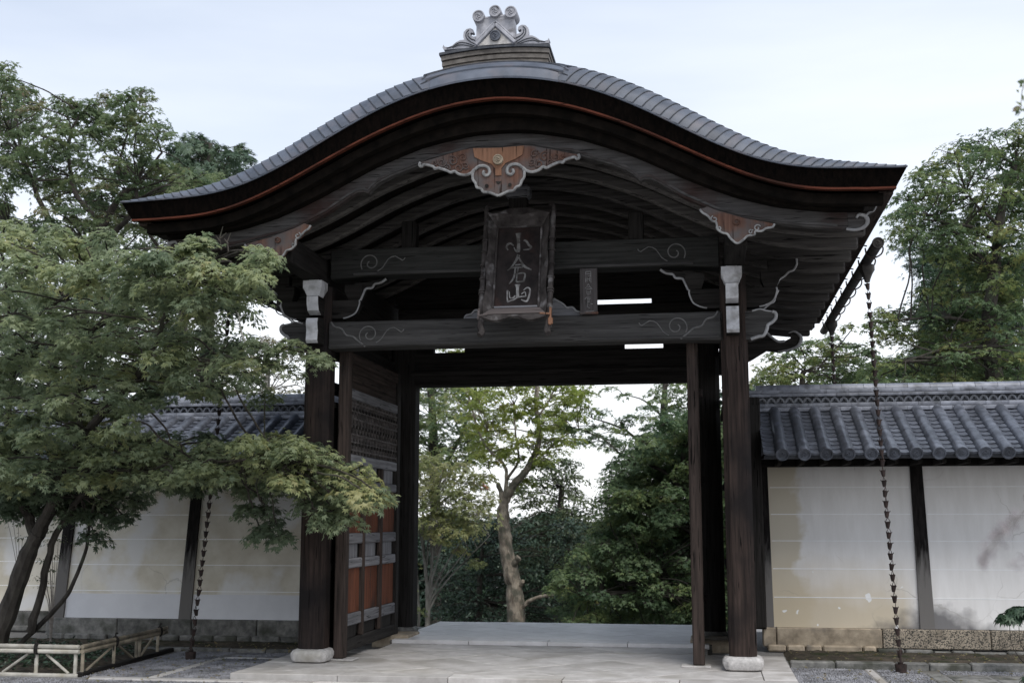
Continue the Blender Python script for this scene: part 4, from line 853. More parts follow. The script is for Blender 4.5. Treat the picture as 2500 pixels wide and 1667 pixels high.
def tile_wall(x0, x1, y0, label, posts, dirn, plm, lines, band=None, stones='stone_base', detail=True, s_low=True, group=None, zl=1.0):
    """wall along X from x0 to x1, front foot at depth y0; tiles, posts, lines and stones are parts"""
    W = empty('plaster_wall', (x0 if dirn > 0 else x1, y0, 0), label, 'wall')
    lo, hi = min(x0, x1), max(x0, x1); yb = y0 + 1.15
    zb, zt = .29, 2.27; yf = lambda z: y0 + .01 + .26 * (z - zb) / (zt - zb)
    q = MB(); q.prism([(yf(zb), zb), (yf(zt), zt), (yb - .25, zt), (yb, zb)], lambda u, v, d: (d, u, v), lo, hi); obj('plaster', q, plm, W, smooth=False)
    pxs = sorted(posts)
    for xp, wd in posts:
        q = MB(); V = []
        for z in (zb - .0, zt - .02):
            h = wd / 2 * (1 if z < 1 else .86); V += [(xp - h, yf(z) - .035, z), (xp + h, yf(z) - .035, z), (xp + h, yf(z) + .1, z), (xp - h, yf(z) + .1, z)]
        q.add(V, [(0, 1, 2, 3), (4, 5, 6, 7), (0, 1, 5, 4), (1, 2, 6, 5), (2, 3, 7, 6), (3, 0, 4, 7)]); obj('post', q, 'post_wood', W, smooth=False)
    edges = [lo] + [v for xp, wd in pxs for v in (xp - wd / 2, xp + wd / 2)] + [hi]
    for i in range(0, len(edges), 2):
        a, b = edges[i] + .012, edges[i + 1] - .012
        if b - a < .1: continue
        for z in lines:
            q = MB(); q.add([(a, yf(z - .005) - .003, z - .005), (b, yf(z - .005) - .003, z - .005), (b, yf(z + .005) - .003, z + .005), (a, yf(z + .005) - .003, z + .005), (a, yf(z) + .01, z), (b, yf(z) + .01, z)], [(0, 1, 2, 3), (0, 1, 5, 4), (3, 2, 5, 4)]); obj('plaster_line', q, 'line_white', W, smooth=False)
        if band:
            q = MB(); z = band; q.add([(a - .01, yf(zb) - .006, zb), (b + .01, yf(zb) - .006, zb), (b + .01, yf(z) - .006, z), (a - .01, yf(z) - .006, z), (a - .01, yf(z) + .01, z), (b + .01, yf(z) + .01, z)], [(0, 1, 2, 3), (3, 2, 5, 4)]); obj('plaster_band', q, 'plaster_band', W, smooth=False)
    # foundation stones
    x = lo - .05; k = 0
    while x < hi:
        ln = (.16 if k == 0 and dirn > 0 else random.uniform(.85, 1.25)); b = min(x + ln, hi + .3)
        mm = stones if not (dirn > 0 and x > 3.5) else 'stone_mossy'
        obj('foundation_stone', MB().box(((x + b) / 2, y0 + .06, .175), (b - x - .008, .22, .225 + random.uniform(-.006, .006)), .012), mm, W); x = b; k += 1
    x = lo; k = 0
    while x < hi and s_low:
        ln = random.uniform(.18, .42) if (dirn > 0 and x > 3.8) or dirn < 0 else random.uniform(.16, .5)
        h = .08 if x < 3.8 else random.uniform(.03, .06)
        obj('low_stone', MB().box((x + ln / 2, y0 + random.uniform(-.02, .01), .012 + h / 2), (ln - .012, .2, h), .018), stones if x < 3.8 else 'stone_grey', W); x += ln
    # eaves: board, rafters
    obj('eave_board', MB().box(((lo + hi) / 2, y0 - .66, 2.285), (hi - lo, .03, .045), .004), 'grey_wood_x', W)
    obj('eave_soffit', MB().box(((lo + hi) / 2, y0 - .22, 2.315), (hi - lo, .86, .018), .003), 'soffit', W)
    obj('wall_plate', MB().box(((lo + hi) / 2, y0 + .20, 2.25), (hi - lo, .18, .09), .004), 'dark_wood_x', W)
    r0 = None; nr = int((hi - lo) / .266)
    for i in range(nr):
        if r0 is None: r0 = obj('rafter', MB().box((lo + .19, y0 - .12, 2.245), (.055, .74, .075), .005), 'dark_wood_y', W)
        else: dup(r0, (i * .266, 0, 0))
    # roof slope
    A = np.array([y0 - .80, 2.30]); B = np.array([y0 + .50, 2.905]); dv = (B - A) / np.linalg.norm(B - A); nv = np.array([-dv[1], dv[0]]); SL = np.linalg.norm(B - A)
    C2 = np.array([y0 + .60, 2.93])
    q = MB(); q.prism([tuple(A + nv * -.01), tuple(B), (2 * C2[0] - B[0], B[1]), (2 * C2[0] - A[0], A[1] - .01), (2 * C2[0] - A[0], A[1] - .05), tuple(C2 + np.array([0, -.12])), tuple(A + nv * -.045)], lambda u, v, d: (d, u, v), lo, hi); obj('roof_bed', q, 'tile_dark', W, smooth=False)
    sp = .248; ncol = int((hi - lo) / sp) + 1
    def sl(t, h): p = A + dv * t + nv * h; return p
    xa = 2.802 if dirn > 0 else -2.802
    xs2 = [x for x in (xa + dirn * i * sp for i in range(-1, 40)) if lo + .02 < x < hi - .02]
    # concave pan tiles, one per course and bay
    NR = 11; st = SL / NR; pan = None; rt = None; et = None
    for x in ([xs2[0] - dirn * sp] if detail else []) + xs2:
        xc = x + dirn * sp / 2
        if not lo + .05 < xc < hi - .05: continue
        for k in range(NR):
            t0 = k * st - .012
            if pan is None:
                q = MB(); V = []
                for t, o in ((t0, .014), (t0 + st * 1.25, -.004)):
                    for a in np.linspace(-1, 1, 5): p = sl(t, .008 + o + .022 * a * a); V.append((xc + a * .088, p[0], p[1]))
                for a in np.linspace(-1, 1, 5): p = sl(t0, -.006 + .022 * a * a); V.append((xc + a * .088, p[0], p[1]))
                q.sheet(V[:10], 2, 5); q.sheet(V[:5] + V[10:], 2, 5); pan = obj('pan_tile', q, 'roof_tile', W, recalc=False); p0 = (xc, k)
            else: dup(pan, (xc - p0[0], dv[0] * st * (k - p0[1]), dv[1] * st * (k - p0[1])))
    for x in xs2:
        if rt is None:
            x_0 = x; segs = []
            for k in range(3):
                t0, t1 = .17 + k * (SL - .17) / 3, .17 + (k + 1) * (SL - .17) / 3 - .002; q = MB(); V = []
                for t, r in ((t0, .0735), (t1, .0725)):
                    for a in np.linspace(-.25, math.pi + .25, 11): p = sl(t, .012 + r * math.sin(a)); V.append((x + r * math.cos(a), p[0], p[1]))
                q.sheet(V, 2, 11); segs.append(obj('round_tile', q, 'roof_tile', W, recalc=False, ang=60))
            q = MB(); V = []
            for t, r in ((-.045, .0765), (.0, .0765), (.168, .0745)):
                for a in np.linspace(0, 2 * math.pi, 21): p = sl(t, .020 + r * math.sin(a)); V.append((x + r * math.cos(a), p[0], p[1]))
            q.sheet(V, 3, 21)
            V = []
            for t, r in ((-.045, .0765), (-.045, .062), (-.030, .056), (-.030, .001)):
                for a in np.linspace(0, 2 * math.pi, 21): p = sl(t, .020 + r * math.sin(a)); V.append((x + r * math.cos(a), p[0], p[1]))
            q.sheet(V, 4, 21); e1 = obj('end_tile', q, 'roof_tile', W, recalc=False, ang=40); segs.append(e1)
            sw = MB()
            for kk in range(3):
                P = []
                for t in np.linspace(0, 1, 6):
                    a = kk * 2.094 + t * 2.2; r = .012 + .026 * t; p = sl(-.034, .020 + r * math.sin(a)); P.append((x + r * math.cos(a), p[0], p[1]))
                sw.tube(P, list(np.linspace(.009, .002, 6)), 5)
            s0 = obj('swirl', sw, 'roof_tile', e1); rt = segs; ee = s0
        else:
            for o in rt:
                c_ = dup(o, (x - x_0, 0, 0))
                if o is rt[-1]: k_ = dup(ee, (0, 0, 0), c_); k_.location = ee.location
    # ridge courses: noshi rows, openwork arcs, cap tiles
    yc = y0 + .60
    def course(name, z0, z1, half, seg, round_=False, m='ridge_tile', off=0):
        n_ = int(math.ceil((hi - lo) / seg)) + 1; first = None
        for i in range(n_):
            a = lo + i * seg - off
            if a + seg < lo or a > hi: continue
            if first is None:
                a0 = a; q = MB()
                if round_:
                    V = []
                    for xx_ in (a + .002, a + seg - .002):
                        for t in np.linspace(-.2, math.pi + .2, 11): V.append((xx_, yc - half * math.cos(t), z0 + (z1 - z0) * math.sin(t)))
                    q.sheet(V, 2, 11); q.add(V[:11], [tuple(range(11))]); q.add(V[11:], [tuple(range(11))])
                else: q.prism([(yc - half, z0), (yc - half - .006, (z0 + z1) / 2), (yc - half, z1), (yc + half, z1), (yc + half, z0)], lambda u, v, d: (d, u, v), a + .0015, a + seg - .0015)
                first = obj(name, q, m, W, recalc=False, ang=50)
            else: dup(first, (a - a0, 0, random.uniform(-.0015, .0015)))
    course('ridge_tile', 2.915, 2.965, .145, .268, off=.05); course('ridge_tile', 2.972, 3.018, .128, .268, off=.18)
    obj('ridge_core', MB().box(((lo + hi) / 2, yc, 3.03), (hi - lo, .14, .2), .004), 'tile_dark', W)
    if detail:
        a0 = None
        for i in range(int((hi - lo) / .112)):
            if a0 is None:
                q = MB(); V = []
                for r, yy in ((.056, -.075), (.056, -.105), (.040, -.105), (.040, -.075)):
                    for t in np.linspace(0, math.pi, 9): V.append((lo + .06 + r * math.cos(t), yc + yy, 3.024 + r * 1.25 * math.sin(t)))
                q.sheet(V, 4, 9); a0 = obj('arc_tile', q, 'roof_tile', W, recalc=False)
                q = MB(); V = [(x_ + .056, y_ + .012, 2 * 3.062 - z_) for x_, y_, z_ in V]; q.sheet(V, 4, 9); a1 = obj('arc_tile', q, 'roof_tile', W, recalc=False)
            else: dup(a0, (.112 * i, 0, 0)); dup(a1, (.112 * i, 0, 0))
    course('ridge_tile', 3.104, 3.142, .125, .268, off=.1); course('ridge_tile', 3.148, 3.190, .118, .268, off=.21)
    course('cap_tile', 3.192, 3.268, .092, .268, round_=True, off=.02)
    return W
LN = (1.955, 1.627, 1.307, .975, .639)
wr = tile_wall(2.60, 8.0, 2.40, 'white plastered wall right of the gate, stained beige beside the door post, under a grey tiled coping', [(2.625, .13), (4.455, .165), (6.3, .165)], 1, 'plaster_stained', LN)
wl = tile_wall(-6.68, -2.60, 2.40, 'mottled beige plastered wall left of the gate with a pale repainted band along its foot', [(-2.66, .13), (-4.80, .165), (-6.58, .165)], -1, 'plaster_left', LN, band=.60, stones='stone_grey')
wl2 = tile_wall(-12.5, -6.60, 3.40, 'farther beige plastered wall set back behind the leaning maple trunks at the far left', [(-9.0, .165)], -1, 'plaster_left', LN, stones='stone_grey', detail=False)

# ================================================================== rain chains
CUPM = None
def chain(top, bot, label, n_, group='rain chains hanging from the gutters'):
    global CUPM
    ch = empty('rain_chain', bot, label, 'rain chain', group)
    T, B2 = Vector(top), Vector(bot)
    for i in range(n_):
        t = (i + .5) / n_; p = T.lerp(B2, t); p.y += .10 * math.sin(math.pi * t) * (T.y - B2.y)
        if CUPM is None:
            q = MB(); q.lathe([(.010, -.036), (.015, -.034), (.021, -.012), (.0255, .018), (.031, .034), (.0275, .034), (.021, .016), (.012, -.02)], (0, 0, 0), 9)
            q.tube(smoothpts([(-.023, 0, .028), (-.017, 0, .052), (0, 0, .076), (.017, 0, .052), (.023, 0, .028)], 2), .0035, 4, cap=False)
            for a in (0, 2.09, 4.19): q.tube([(.030 * math.cos(a), .030 * math.sin(a), .030), (.034 * math.cos(a), .034 * math.sin(a), .044)], [.006, .002], 4)
            me0 = obj('cup', q, 'copper_dark', None); CUPM = me0.data; bpy.data.objects.remove(me0)
        o = bpy.data.objects.new('cup', CUPM); col.objects.link(o); o.parent = ch; o.location = p - B2; o.rotation_euler = (random.uniform(-.12, .12), random.uniform(-.12, .12), random.uniform(0, 6.28)); ORG[o.name] = p
    q = MB(); q.lathe([(.04, 0), (.055, .01), (.062, .09), (.052, .09), (.03, .05)], (B2.x, B2.y, B2.z - .02), 12); q.tube([(B2.x, B2.y, B2.z + .05), (B2.x, B2.y, B2.z + .22)], .012, 6); obj('basin', q, 'copper_dark', ch)
    return ch
chain((3.765, 1.03, 4.19), (3.858, .55, .02), 'long dark cup rain chain in front of the white right wall, reaching the gravel', 38)
chain((3.765, 4.9, 4.19), (3.80, 4.75, .0), 'rear rain chain beyond the right wall ridge, dropping from the back of the right gutter', 38)
chain((-3.765, 1.03, 4.19), (-3.853, .49, .02), 'long dark cup rain chain half hidden by maple leaves, ending by the bamboo fence', 38)
chain((-3.765, 4.9, 4.19), (-3.80, 4.75, .0), 'rear rain chain seen just left of the left front pillar above the wall ridge', 38)

# ================================================================== low bamboo fence
bf = empty('bamboo_fence', (-4.35, -1.08, 0), 'low pale bamboo fence with paired top rails and diagonal struts round the maple bed', 'fence')
def cane(name, p0, p1, r, m, nodes=True):
    p0, p1 = Vector(p0), Vector(p1); ln = (p1 - p0).length; k = max(2, int(ln / .26)); pts = []; rr = []
    for i in range(k + 1):
        t = i / k; p = p0.lerp(p1, t)
        d = (p1 - p0).normalized() * .010
        if 0 < i < k and nodes: pts += [p - d, p, p + d]; rr += [r, r * 1.13, r]
        else: pts.append(p); rr.append(r)
    return obj(name, MB().tube(pts, rr, 9), m, bf)
xE = -4.33; yF = -1.10
for z, r in ((.292, .022), (.246, .023)): cane('top_rail', (-7.5, yF, z), (xE, yF, z), r, 'bamboo')
cane('bottom_rail', (-7.5, yF, .012), (xE + .0, yF, .008), .024, 'bamboo')
for x in (-4.375, -4.80, -5.24, -5.68, -6.1): cane('fence_post', (x, yF + .02, .0), (x, yF + .02, .228), .019, 'bamboo')
for x0, x1 in ((-4.70, -4.45), (-4.90, -5.17), (-5.58, -5.30), (-5.78, -6.0)): cane('strut', (x0, yF + .03, .215), (x1, yF + .03, .03), .014, 'bamboo')
q0, q1 = Vector((xE + .02, -1.08, 0)), Vector((-4.43, 1.05, 0))
def sd_(t, z, dx=0): p = q0.lerp(q1, t); return (p.x + dx, p.y, z)
for z, r in ((.294, .022), (.248, .023)): cane('top_rail', sd_(0, z), sd_(1.02, z), r, 'bamboo_old')
obj('bottom_rail', MB().bar(sd_(-.01, .022), sd_(1.1, .022), .07, .05, .008), 'dark_wood_y', bf)
for t in (.01, .35, .62, .66, .90): cane('fence_post', sd_(t, .03), sd_(t, .232), .018, 'bamboo_old')
for t0, t1 in ((.32, .05), (.40, .58), (.83, .68)): cane('strut', sd_(t0, .22), sd_(t1, .05), .013, 'bamboo_old')
for p, ax in (((-4.79, yF, .27), 'x'), ((-5.65, yF, .27), 'x'), (sd_(.36, .27), 'y'), (sd_(.92, .27), 'y')):
    m = MB()
    for dd in (-.014, 0, .014):
        ring = []
        for a in np.linspace(0, 6.28, 11):
            u, v = .031 * math.cos(a), .054 * math.sin(a); ring.append((p[0] + dd, p[1] + u, p[2] + v) if ax == 'x' else (p[0] + u, p[1] + dd, p[2] + v))
        m.tube(ring, .0075, 5, cap=False)
    m.tube(smoothpts([(p[0], p[1], p[2] + .05), (p[0] + .01, p[1] - .01, p[2] + .09), (p[0] + .03, p[1], p[2] + .085)], 3), .008, 5); m.tube([(p[0], p[1] - .03, p[2] - .03), (p[0] + .012, p[1] - .05, p[2] - .085)], .006, 5)
    obj('rope_tie', m, 'rope', bf)
# ================================================================== trees and plants
def leaf_template(kind):
    if kind == 'palm':     # five-fingered maple leaf
        V = [(0, 0, 0)]; F = []
        for a, ln in ((0, 1), (.72, .9), (-.72, .9), (1.45, .62), (-1.45, .62)):
            ca, sa = math.cos(a), math.sin(a); wd = .15 * ln ** .5; m = .45 * ln
            i = len(V); V += [(m * ca + wd * sa, m * sa - wd * ca, .02), (ln * ca, ln * sa, -.20 * ln * ln), (m * ca - wd * sa, m * sa + wd * ca, .02)]; F.append((0, i, i + 1, i + 2))
    elif kind == 'tri':
        V = [(0, 0, 0)]; F = []
        for a, ln in ((0, 1), (.85, .75), (-.85, .75)):
            ca, sa = math.cos(a), math.sin(a); wd = .19 * ln; m = .5 * ln
            i = len(V); V += [(m * ca + wd * sa, m * sa - wd * ca, .02), (ln * ca, ln * sa, -.18 * ln), (m * ca - wd * sa, m * sa + wd * ca, .02)]; F.append((0, i, i + 1, i + 2))
    elif kind == 'needle':
        V = [(0, 0, 0)]; F = []
        for a, ln in ((0, 1), (.5, .85), (-.5, .85)):
            ca, sa = math.cos(a), math.sin(a); wd = .09; m = .5 * ln
            i = len(V); V += [(m * ca + wd * sa, m * sa - wd * ca, .05), (ln * ca, ln * sa, -.1), (m * ca - wd * sa, m * sa + wd * ca, .05)]; F.append((0, i, i + 1, i + 2))
    else:
        V = [(0, 0, 0), (.45, -.27, .05), (1, 0, -.12), (.45, .27, .05)]; F = [(0, 1, 2, 3)]
    return np.array(V, float), np.array(F, int)
def leaf_object(name, P, N, D, S, T, kind, m, parent):
    tv, tf = leaf_template(kind); n = len(P)
    N = N / (np.linalg.norm(N, axis=1, keepdims=True) + 1e-9); D = D - N * (D * N).sum(1, keepdims=True); D = D / (np.linalg.norm(D, axis=1, keepdims=True) + 1e-9); B = np.cross(N, D)
    V = P[:, None] + S[:, None, None] * (tv[None, :, 0:1] * D[:, None] + tv[None, :, 1:2] * B[:, None] + tv[None, :, 2:3] * N[:, None])
    k = len(tv); V = V.reshape(-1, 3) - np.array(ORG[parent.name] if parent else (0, 0, 0)); F = (tf[None] + k * np.arange(n)[:, None, None]).reshape(-1, 4)
    me = bpy.data.meshes.new(name); me.vertices.add(len(V)); me.vertices.foreach_set('co', V.astype(np.float32).ravel())
    me.loops.add(F.size); me.loops.foreach_set('vertex_index', F.ravel().astype(np.int32)); me.polygons.add(len(F)); me.polygons.foreach_set('loop_start', np.arange(0, F.size, 4, dtype=np.int32))
    me.update(); at_ = me.attributes.new('tint', 'FLOAT', 'POINT'); at_.data.foreach_set('value', np.repeat(np.clip(T, 0, 1), k).astype(np.float32))
    me.materials.append(MATS[m]); o = bpy.data.objects.new(name, me); col.objects.link(o)
    if parent: o.parent = parent
    ORG[o.name] = ORG[parent.name] if parent else Vector((0, 0, 0)); return o
def inside(poly, x, y):
    c = False; j = len(poly) - 1
    for i in range(len(poly)):
        (xi, yi), (xj, yj) = poly[i], poly[j]
        if (yi > y) != (yj > y) and x < (xj - xi) * (y - yi) / (yj - yi) + xi: c = not c
        j = i
    return c
def fill(poly, dist, holes=(), tries=6000, depth=(0, 0)):
    """scatter clump centres inside the outline of a crown seen from the front; depth is random"""
    xs_ = [p[0] for p in poly]; ys_ = [p[1] for p in poly]; out = []
    for _ in range(tries):
        x, y = random.uniform(min(xs_), max(xs_)), random.uniform(min(ys_), max(ys_))
        if not inside(poly, x, y) or any(inside(h, x, y) for h in holes): continue
        if any((x - a) ** 2 + ((y - b) * 1.35) ** 2 < dist * dist for a, b, *_ in out): continue
        out.append((x, y, random.uniform(*depth)))
    return out
PXM = lambda Y: (Y - CAM[1]) * 1.02 / FPX * 1.063       # metres per print pixel at depth Y
def crown(pads, leaf, per, m, kind, parent, spread=1.0, flat=.45, droop=.5, tintf=None, spray=(.20, .32), tb=.42, tv=.2, twigs=None, upn=1.0):
    """pads: (x, y, Y, rpx[, tint]) -> leaf sprays; returns pad centres"""
    Ps, Ns, Ds, Ss, Ts = [], [], [], [], []; cen = []
    for p in pads:
        x, y, Y, r = p[:4]; c = at(x, y, Y); rm = r * PXM(Y) * spread; cen.append((c, rm))
        pt = p[4] if len(p) > 4 else tb + random.uniform(-tv, tv)
        if tintf: pt += tintf(x, y)
        ns = max(3, int(9 * (rm / .45) ** 1.3)); ns = min(ns, 16)
        for k in range(ns):
            a = random.uniform(0, 6.283); rr = math.sqrt(random.random()); q = np.array([rr * rm * math.cos(a), rr * rm * .9 * math.sin(a), random.uniform(-1, 1) * rm * flat * (1 - .5 * rr)])
            sc = c + q; sr = random.uniform(*spray) * min(1.25, max(.55, rm / .42)); nl = int(per * random.uniform(.6, 1.3))
            tl = np.array([q[0] * .5 / rm + random.gauss(0, .22), q[1] * .5 / rm + random.gauss(0, .22), upn]); tl /= np.linalg.norm(tl)
            e1 = np.cross(tl, [0, 1, 0.01]); e1 /= np.linalg.norm(e1); e2 = np.cross(tl, e1)
            th = rng.uniform(0, 6.283, nl); rad = np.sqrt(rng.uniform(0.02, 1, nl)) * sr
            pos = sc + rad[:, None] * (np.cos(th)[:, None] * e1 + np.sin(th)[:, None] * e2) + rng.normal(0, .022, (nl, 3)); pos[:, 2] -= droop * rad ** 2 / sr
            out = np.cos(th)[:, None] * e1 + np.sin(th)[:, None] * e2
            Ps.append(pos); Ns.append(tl + rng.normal(0, .33, (nl, 3)) + out * .35); D = out + rng.normal(0, .5, (nl, 3)); D[:, 2] -= .55; Ds.append(D)
            Ss.append(leaf * rng.uniform(.65, 1.25, nl)); Ts.append(np.full(nl, pt) + random.gauss(0, .07) + rng.normal(0, .10, nl))
            if twigs is not None: twigs.tube(smoothpts([c - np.array([0, 0, rm * .25]), c + q * .55 + np.array([0, 0, -.02]), sc, sc + e1 * sr * .5], 2), [.010, .008, .007, .006, .005, .004, .003], 4)
    o = leaf_object('crown', np.concatenate(Ps), np.concatenate(Ns), np.concatenate(Ds), np.concatenate(Ss), np.concatenate(Ts), kind, m, parent)
    return o, cen
def limb(mb, pts, r0, r1, n=8, jit=.0):
    P = smoothpts(pts, 5); P = [p + np.array([random.gauss(0, jit), random.gauss(0, jit), 0]) for p in P]; k = len(P)
    mb.tube(P, [(r0 + (r1 - r0) * (i / (k - 1)) ** .8) * (random.uniform(.92, 1.09) if r0 > .04 else 1) for i in range(k)], n)
def connect(mb, nodes, cen, r0, sag=.15):
    """grow a limb from the nearest trunk node to every clump"""
    for c, rm in cen:
        b = min(nodes, key=lambda q: np.linalg.norm(np.array(q) - c) + (2.0 if q[2] > c[2] + .1 else 0)); b = np.array(b); d = c - b; ln = np.linalg.norm(d)
        mid = b + d * .5 + np.array([random.gauss(0, .06), random.gauss(0, .06), sag * ln * .5 * random.uniform(-.2, 1)]) * min(1, ln)
        q3 = b + d * .8 + np.array([random.gauss(0, .03), random.gauss(0, .03), .05 * ln])
        rs = r0 * (.45 + .25 * ln); limb(mb, [b, mid, q3, c], min(rs, r0 * 1.4), .008, 6, .006)

# ------------------------------------------------------------------ the big maple in front, left
def A(x, y, Y): return at(x, y, Y)
mt = empty('maple_tree', A(5, 1480, .1), 'large near maple on leaning dark stems, layered branches covering the left gate end', 'tree')
tw = MB(); Y0 = .1
t1 = [A(-8, 1480, Y0), A(30, 1370, Y0), A(65, 1270, Y0 - .05), A(88, 1225, Y0 - .1)]
limb(tw, t1, .115, .085, 10, .004)
t2 = [A(88, 1225, -.0), A(120, 1160, -.1), A(150, 1100, -.3), A(190, 1010, -.5), A(235, 950, -.7), A(300, 880, -.9), A(345, 820, -1.1)]; limb(tw, t2, .078, .03, 9, .006)
t3 = [A(80, 1235, 0), A(66, 1190, .1), A(50, 1140, .1), A(45, 1080, 0), A(20, 980, -.1), A(25, 880, -.3), A(40, 820, -.5)]; limb(tw, t3, .062, .03, 9, .006)
t4 = [A(70, 1450, .2), A(95, 1360, .2), A(120, 1250, .15), A(150, 1190, .1), A(185, 1140, -.1), A(260, 1085, -.4), A(360, 1060, -.7), A(500, 1060, -.9), A(640, 1050, -1.0)]; limb(tw, t4, .05, .016, 8, .006)
t5 = [A(45, 1480, .3), A(130, 1395, .3), A(165, 1345, .25), A(195, 1270, .2), A(205, 1210, .1), A(215, 1150, 0)]; limb(tw, t5, .032, .014, 7, .004)
t6 = [A(345, 820, -1.1), A(370, 760, -1.3), A(385, 700, -1.5), A(420, 650, -1.7), A(480, 600, -1.9)]; limb(tw, t6, .03, .012, 7, .006)
t7 = [A(40, 820, -.5), A(60, 770, -.8), A(95, 720, -1.0), A(140, 690, -1.2), A(200, 650, -1.4), A(260, 610, -1.6)]; limb(tw, t7, .03, .012, 7, .006)
t8 = [A(190, 1010, -.5), A(180, 900, -.7), A(200, 800, -.9), A(230, 740, -1.1), A(330, 690, -1.4)]; limb(tw, t8, .035, .012, 7, .006)
t9 = [A(300, 880, -.9), A(400, 850, -1.0), A(460, 850, -1.05), A(560, 830, -1.1), A(650, 800, -1.1)]; limb(tw, t9, .022, .008, 6, .005)
t10 = [A(20, 980, -.1), A(-20, 900, -.3), A(-10, 800, -.6), A(20, 720, -.9), A(10, 620, -1.2)]; limb(tw, t10, .03, .012, 7, .006)
nodes = [p for t in (t2[2:], t3[3:], t4[4:], t6, t7, t8, t9, t10) for p in smoothpts(t, 3)]
polyA = [(-30, 520), (60, 512), (205, 530), (270, 545), (335, 558), (385, 600), (425, 565), (465, 545), (480, 600), (520, 585), (555, 590), (590, 562), (615, 620), (600, 652), (545, 668), (500, 690), (490, 770), (560, 790), (640, 775), (720, 765), (745, 800), (700, 835), (640, 842), (610, 870), (625, 915), (560, 890), (470, 895), (400, 900), (330, 925), (320, 965), (240, 990), (-30, 1000)]
holesA = [[(170, 800), (200, 805), (195, 850), (165, 840)], [(300, 860), (360, 870), (350, 905), (300, 900)]]
polyB = [(-30, 985), (150, 990), (300, 985), (420, 1010), (560, 1000), (690, 1000), (770, 1045), (835, 1100), (872, 1132), (830, 1150), (770, 1140), (700, 1110), (640, 1085), (560, 1085), (470, 1105), (400, 1095), (300, 1090), (230, 1105), (100, 1105), (-30, 1120)]
pads = []
def yA(x, y):
    if y < 680: lo_, hi_ = (-2.7, -1.95) if x > 270 else (-2.6, -.6)
    elif x > 560: lo_, hi_ = -1.4, -.6
    else: lo_, hi_ = -2.3, -.2
    return random.uniform(lo_, hi_)
for x, y, _ in fill(polyA, 40, holesA): pads.append((x, y, yA(x, y), 42))
for x, y, _ in fill(polyA, 62, holesA):
    if y > 640 and x < 520: pads.append((x, y, random.uniform(-.3, 1.0), 50, .22))
for x, y, _ in fill(polyB, 33): pads.append((x, y, random.uniform(-1.4, -.7) if x > 560 else random.uniform(-1.5, .3), 40))
for x, y, _ in fill(polyB, 46): pads.append((x, y + 8, random.uniform(-.6, -.35) if x > 640 else random.uniform(-.4, .9), 46, .15))
for x, y, Y, r, t in ((40, 1150, .2, 50, .12), (20, 1060, -.6, 50, .3), (70, 1080, -.8, 46, .35), (130, 1060, -.7, 46, .4), (200, 1075, -.8, 40, .4), (15, 1120, -.2, 46, .2), (80, 1125, -.3, 40, .2), (350, 1020, -.5, 44, .3), (430, 1050, -.6, 44, .35), (520, 1040, -.8, 44, .4), (380, 990, .2, 36, .15), (480, 1000, .2, 36, .15), (110, 1165, .3, 45, .10), (185, 1165, .2, 38, .10), (240, 1178, .1, 30, .08), (285, 1185, .1, 22, .06), (215, 1222, .1, 22, .08), (60, 1130, .1, 50, .15), (605, 1165, -.6, 22, .2), (622, 1200, -.6, 20, .2), (600, 1222, -.6, 16, .2), (648, 1232, -.6, 16, .2), (575, 1160, -.6, 14, .2), (760, 1165, -.95, 36, .42), (735, 1192, -.95, 22, .38), (800, 1190, -1.0, 26, .45), (715, 1150, -.8, 26, .3), (470, 552, -2.3, 18, .5), (596, 572, -2.3, 20, .55), (450, 575, -2.3, 22, .5)): pads.append((x, y, Y, r, t))
for k_ in range(10):
    for y_ in (1105, 1138, 1165): pads.append((k_ * 34 + random.uniform(-12, 12), y_ + random.uniform(-10, 10) - (12 if k_ > 7 else 0), random.uniform(-.1, .6), 36, random.uniform(.08, .3)))
for x_ in range(350, 690, 34): pads.append((x_, 1105 + random.uniform(-10, 8), random.uniform(-.3, .3) if x_ < 600 else -.6, 34, random.uniform(.12, .35)))
yel = [(310, 935, 60), (610, 1062, 90), (820, 1105, 70), (470, 1105, 50), (250, 1100, 60), (120, 570, 120), (560, 600, 70)]
def tf(x, y): return sum(.20 * math.exp(-((x - a) ** 2 + (y - b) ** 2) / (r * r)) for a, b, r in yel)
co, cen = crown(pads, .055, 52, 'leaf_maple', 'palm', mt, tintf=tf, twigs=tw, tb=.53, tv=.2, flat=.30, upn=1.25, droop=.6)
connect(tw, nodes, cen, .016)
for pts in ([(508, 575), (505, 545), (512, 520)], [(506, 555), (495, 540)], [(507, 548), (520, 535)], [(525, 580), (522, 555), (530, 535)], [(524, 560), (515, 548)]):
    P = [A(x, y, -2.2) for x, y in pts]; tw.tube(P, list(np.linspace(.010, .003, len(P))), 5)
obj('trunk', tw, 'bark_dark', mt, recalc=False)

def tree(name, label, base, paths, polys, dist, rpx, leaf, per, lm, kind, bark, tb=.45, tv=.22, r0=.02, extra=(), flat=.45, droop=.45, spray=(.22, .36), holes=(), group=None, upn=1.0, sag=.15, tintf=None, tw_=True):
    t = empty(name, base, label, 'tree', group); b = MB(); nodes = [np.array(base) + np.array([0, 0, 1.0])] if not paths else []
    for pts, ra, rb_ in paths: limb(b, pts, ra, rb_, 10, .006); nodes += smoothpts(pts, 3)[len(pts):]
    pads = []
    for poly, dep in polys:
        for x, y, Y in fill(poly, dist, holes, depth=dep): pads.append((x, y, Y, rpx))
    pads += list(extra)
    c, cen = crown(pads, leaf, per, lm, kind, t, flat=flat, droop=droop, tb=tb, tv=tv, spray=spray, twigs=b if tw_ else None, upn=upn, tintf=tintf)
    connect(b, nodes, cen, r0, sag); obj('trunk', b, bark, t, recalc=False); return t
def gz_(x, y, Y): p = at(x, y, Y); p[2] = terrain_z(p[0], p[1]) - .1; return p
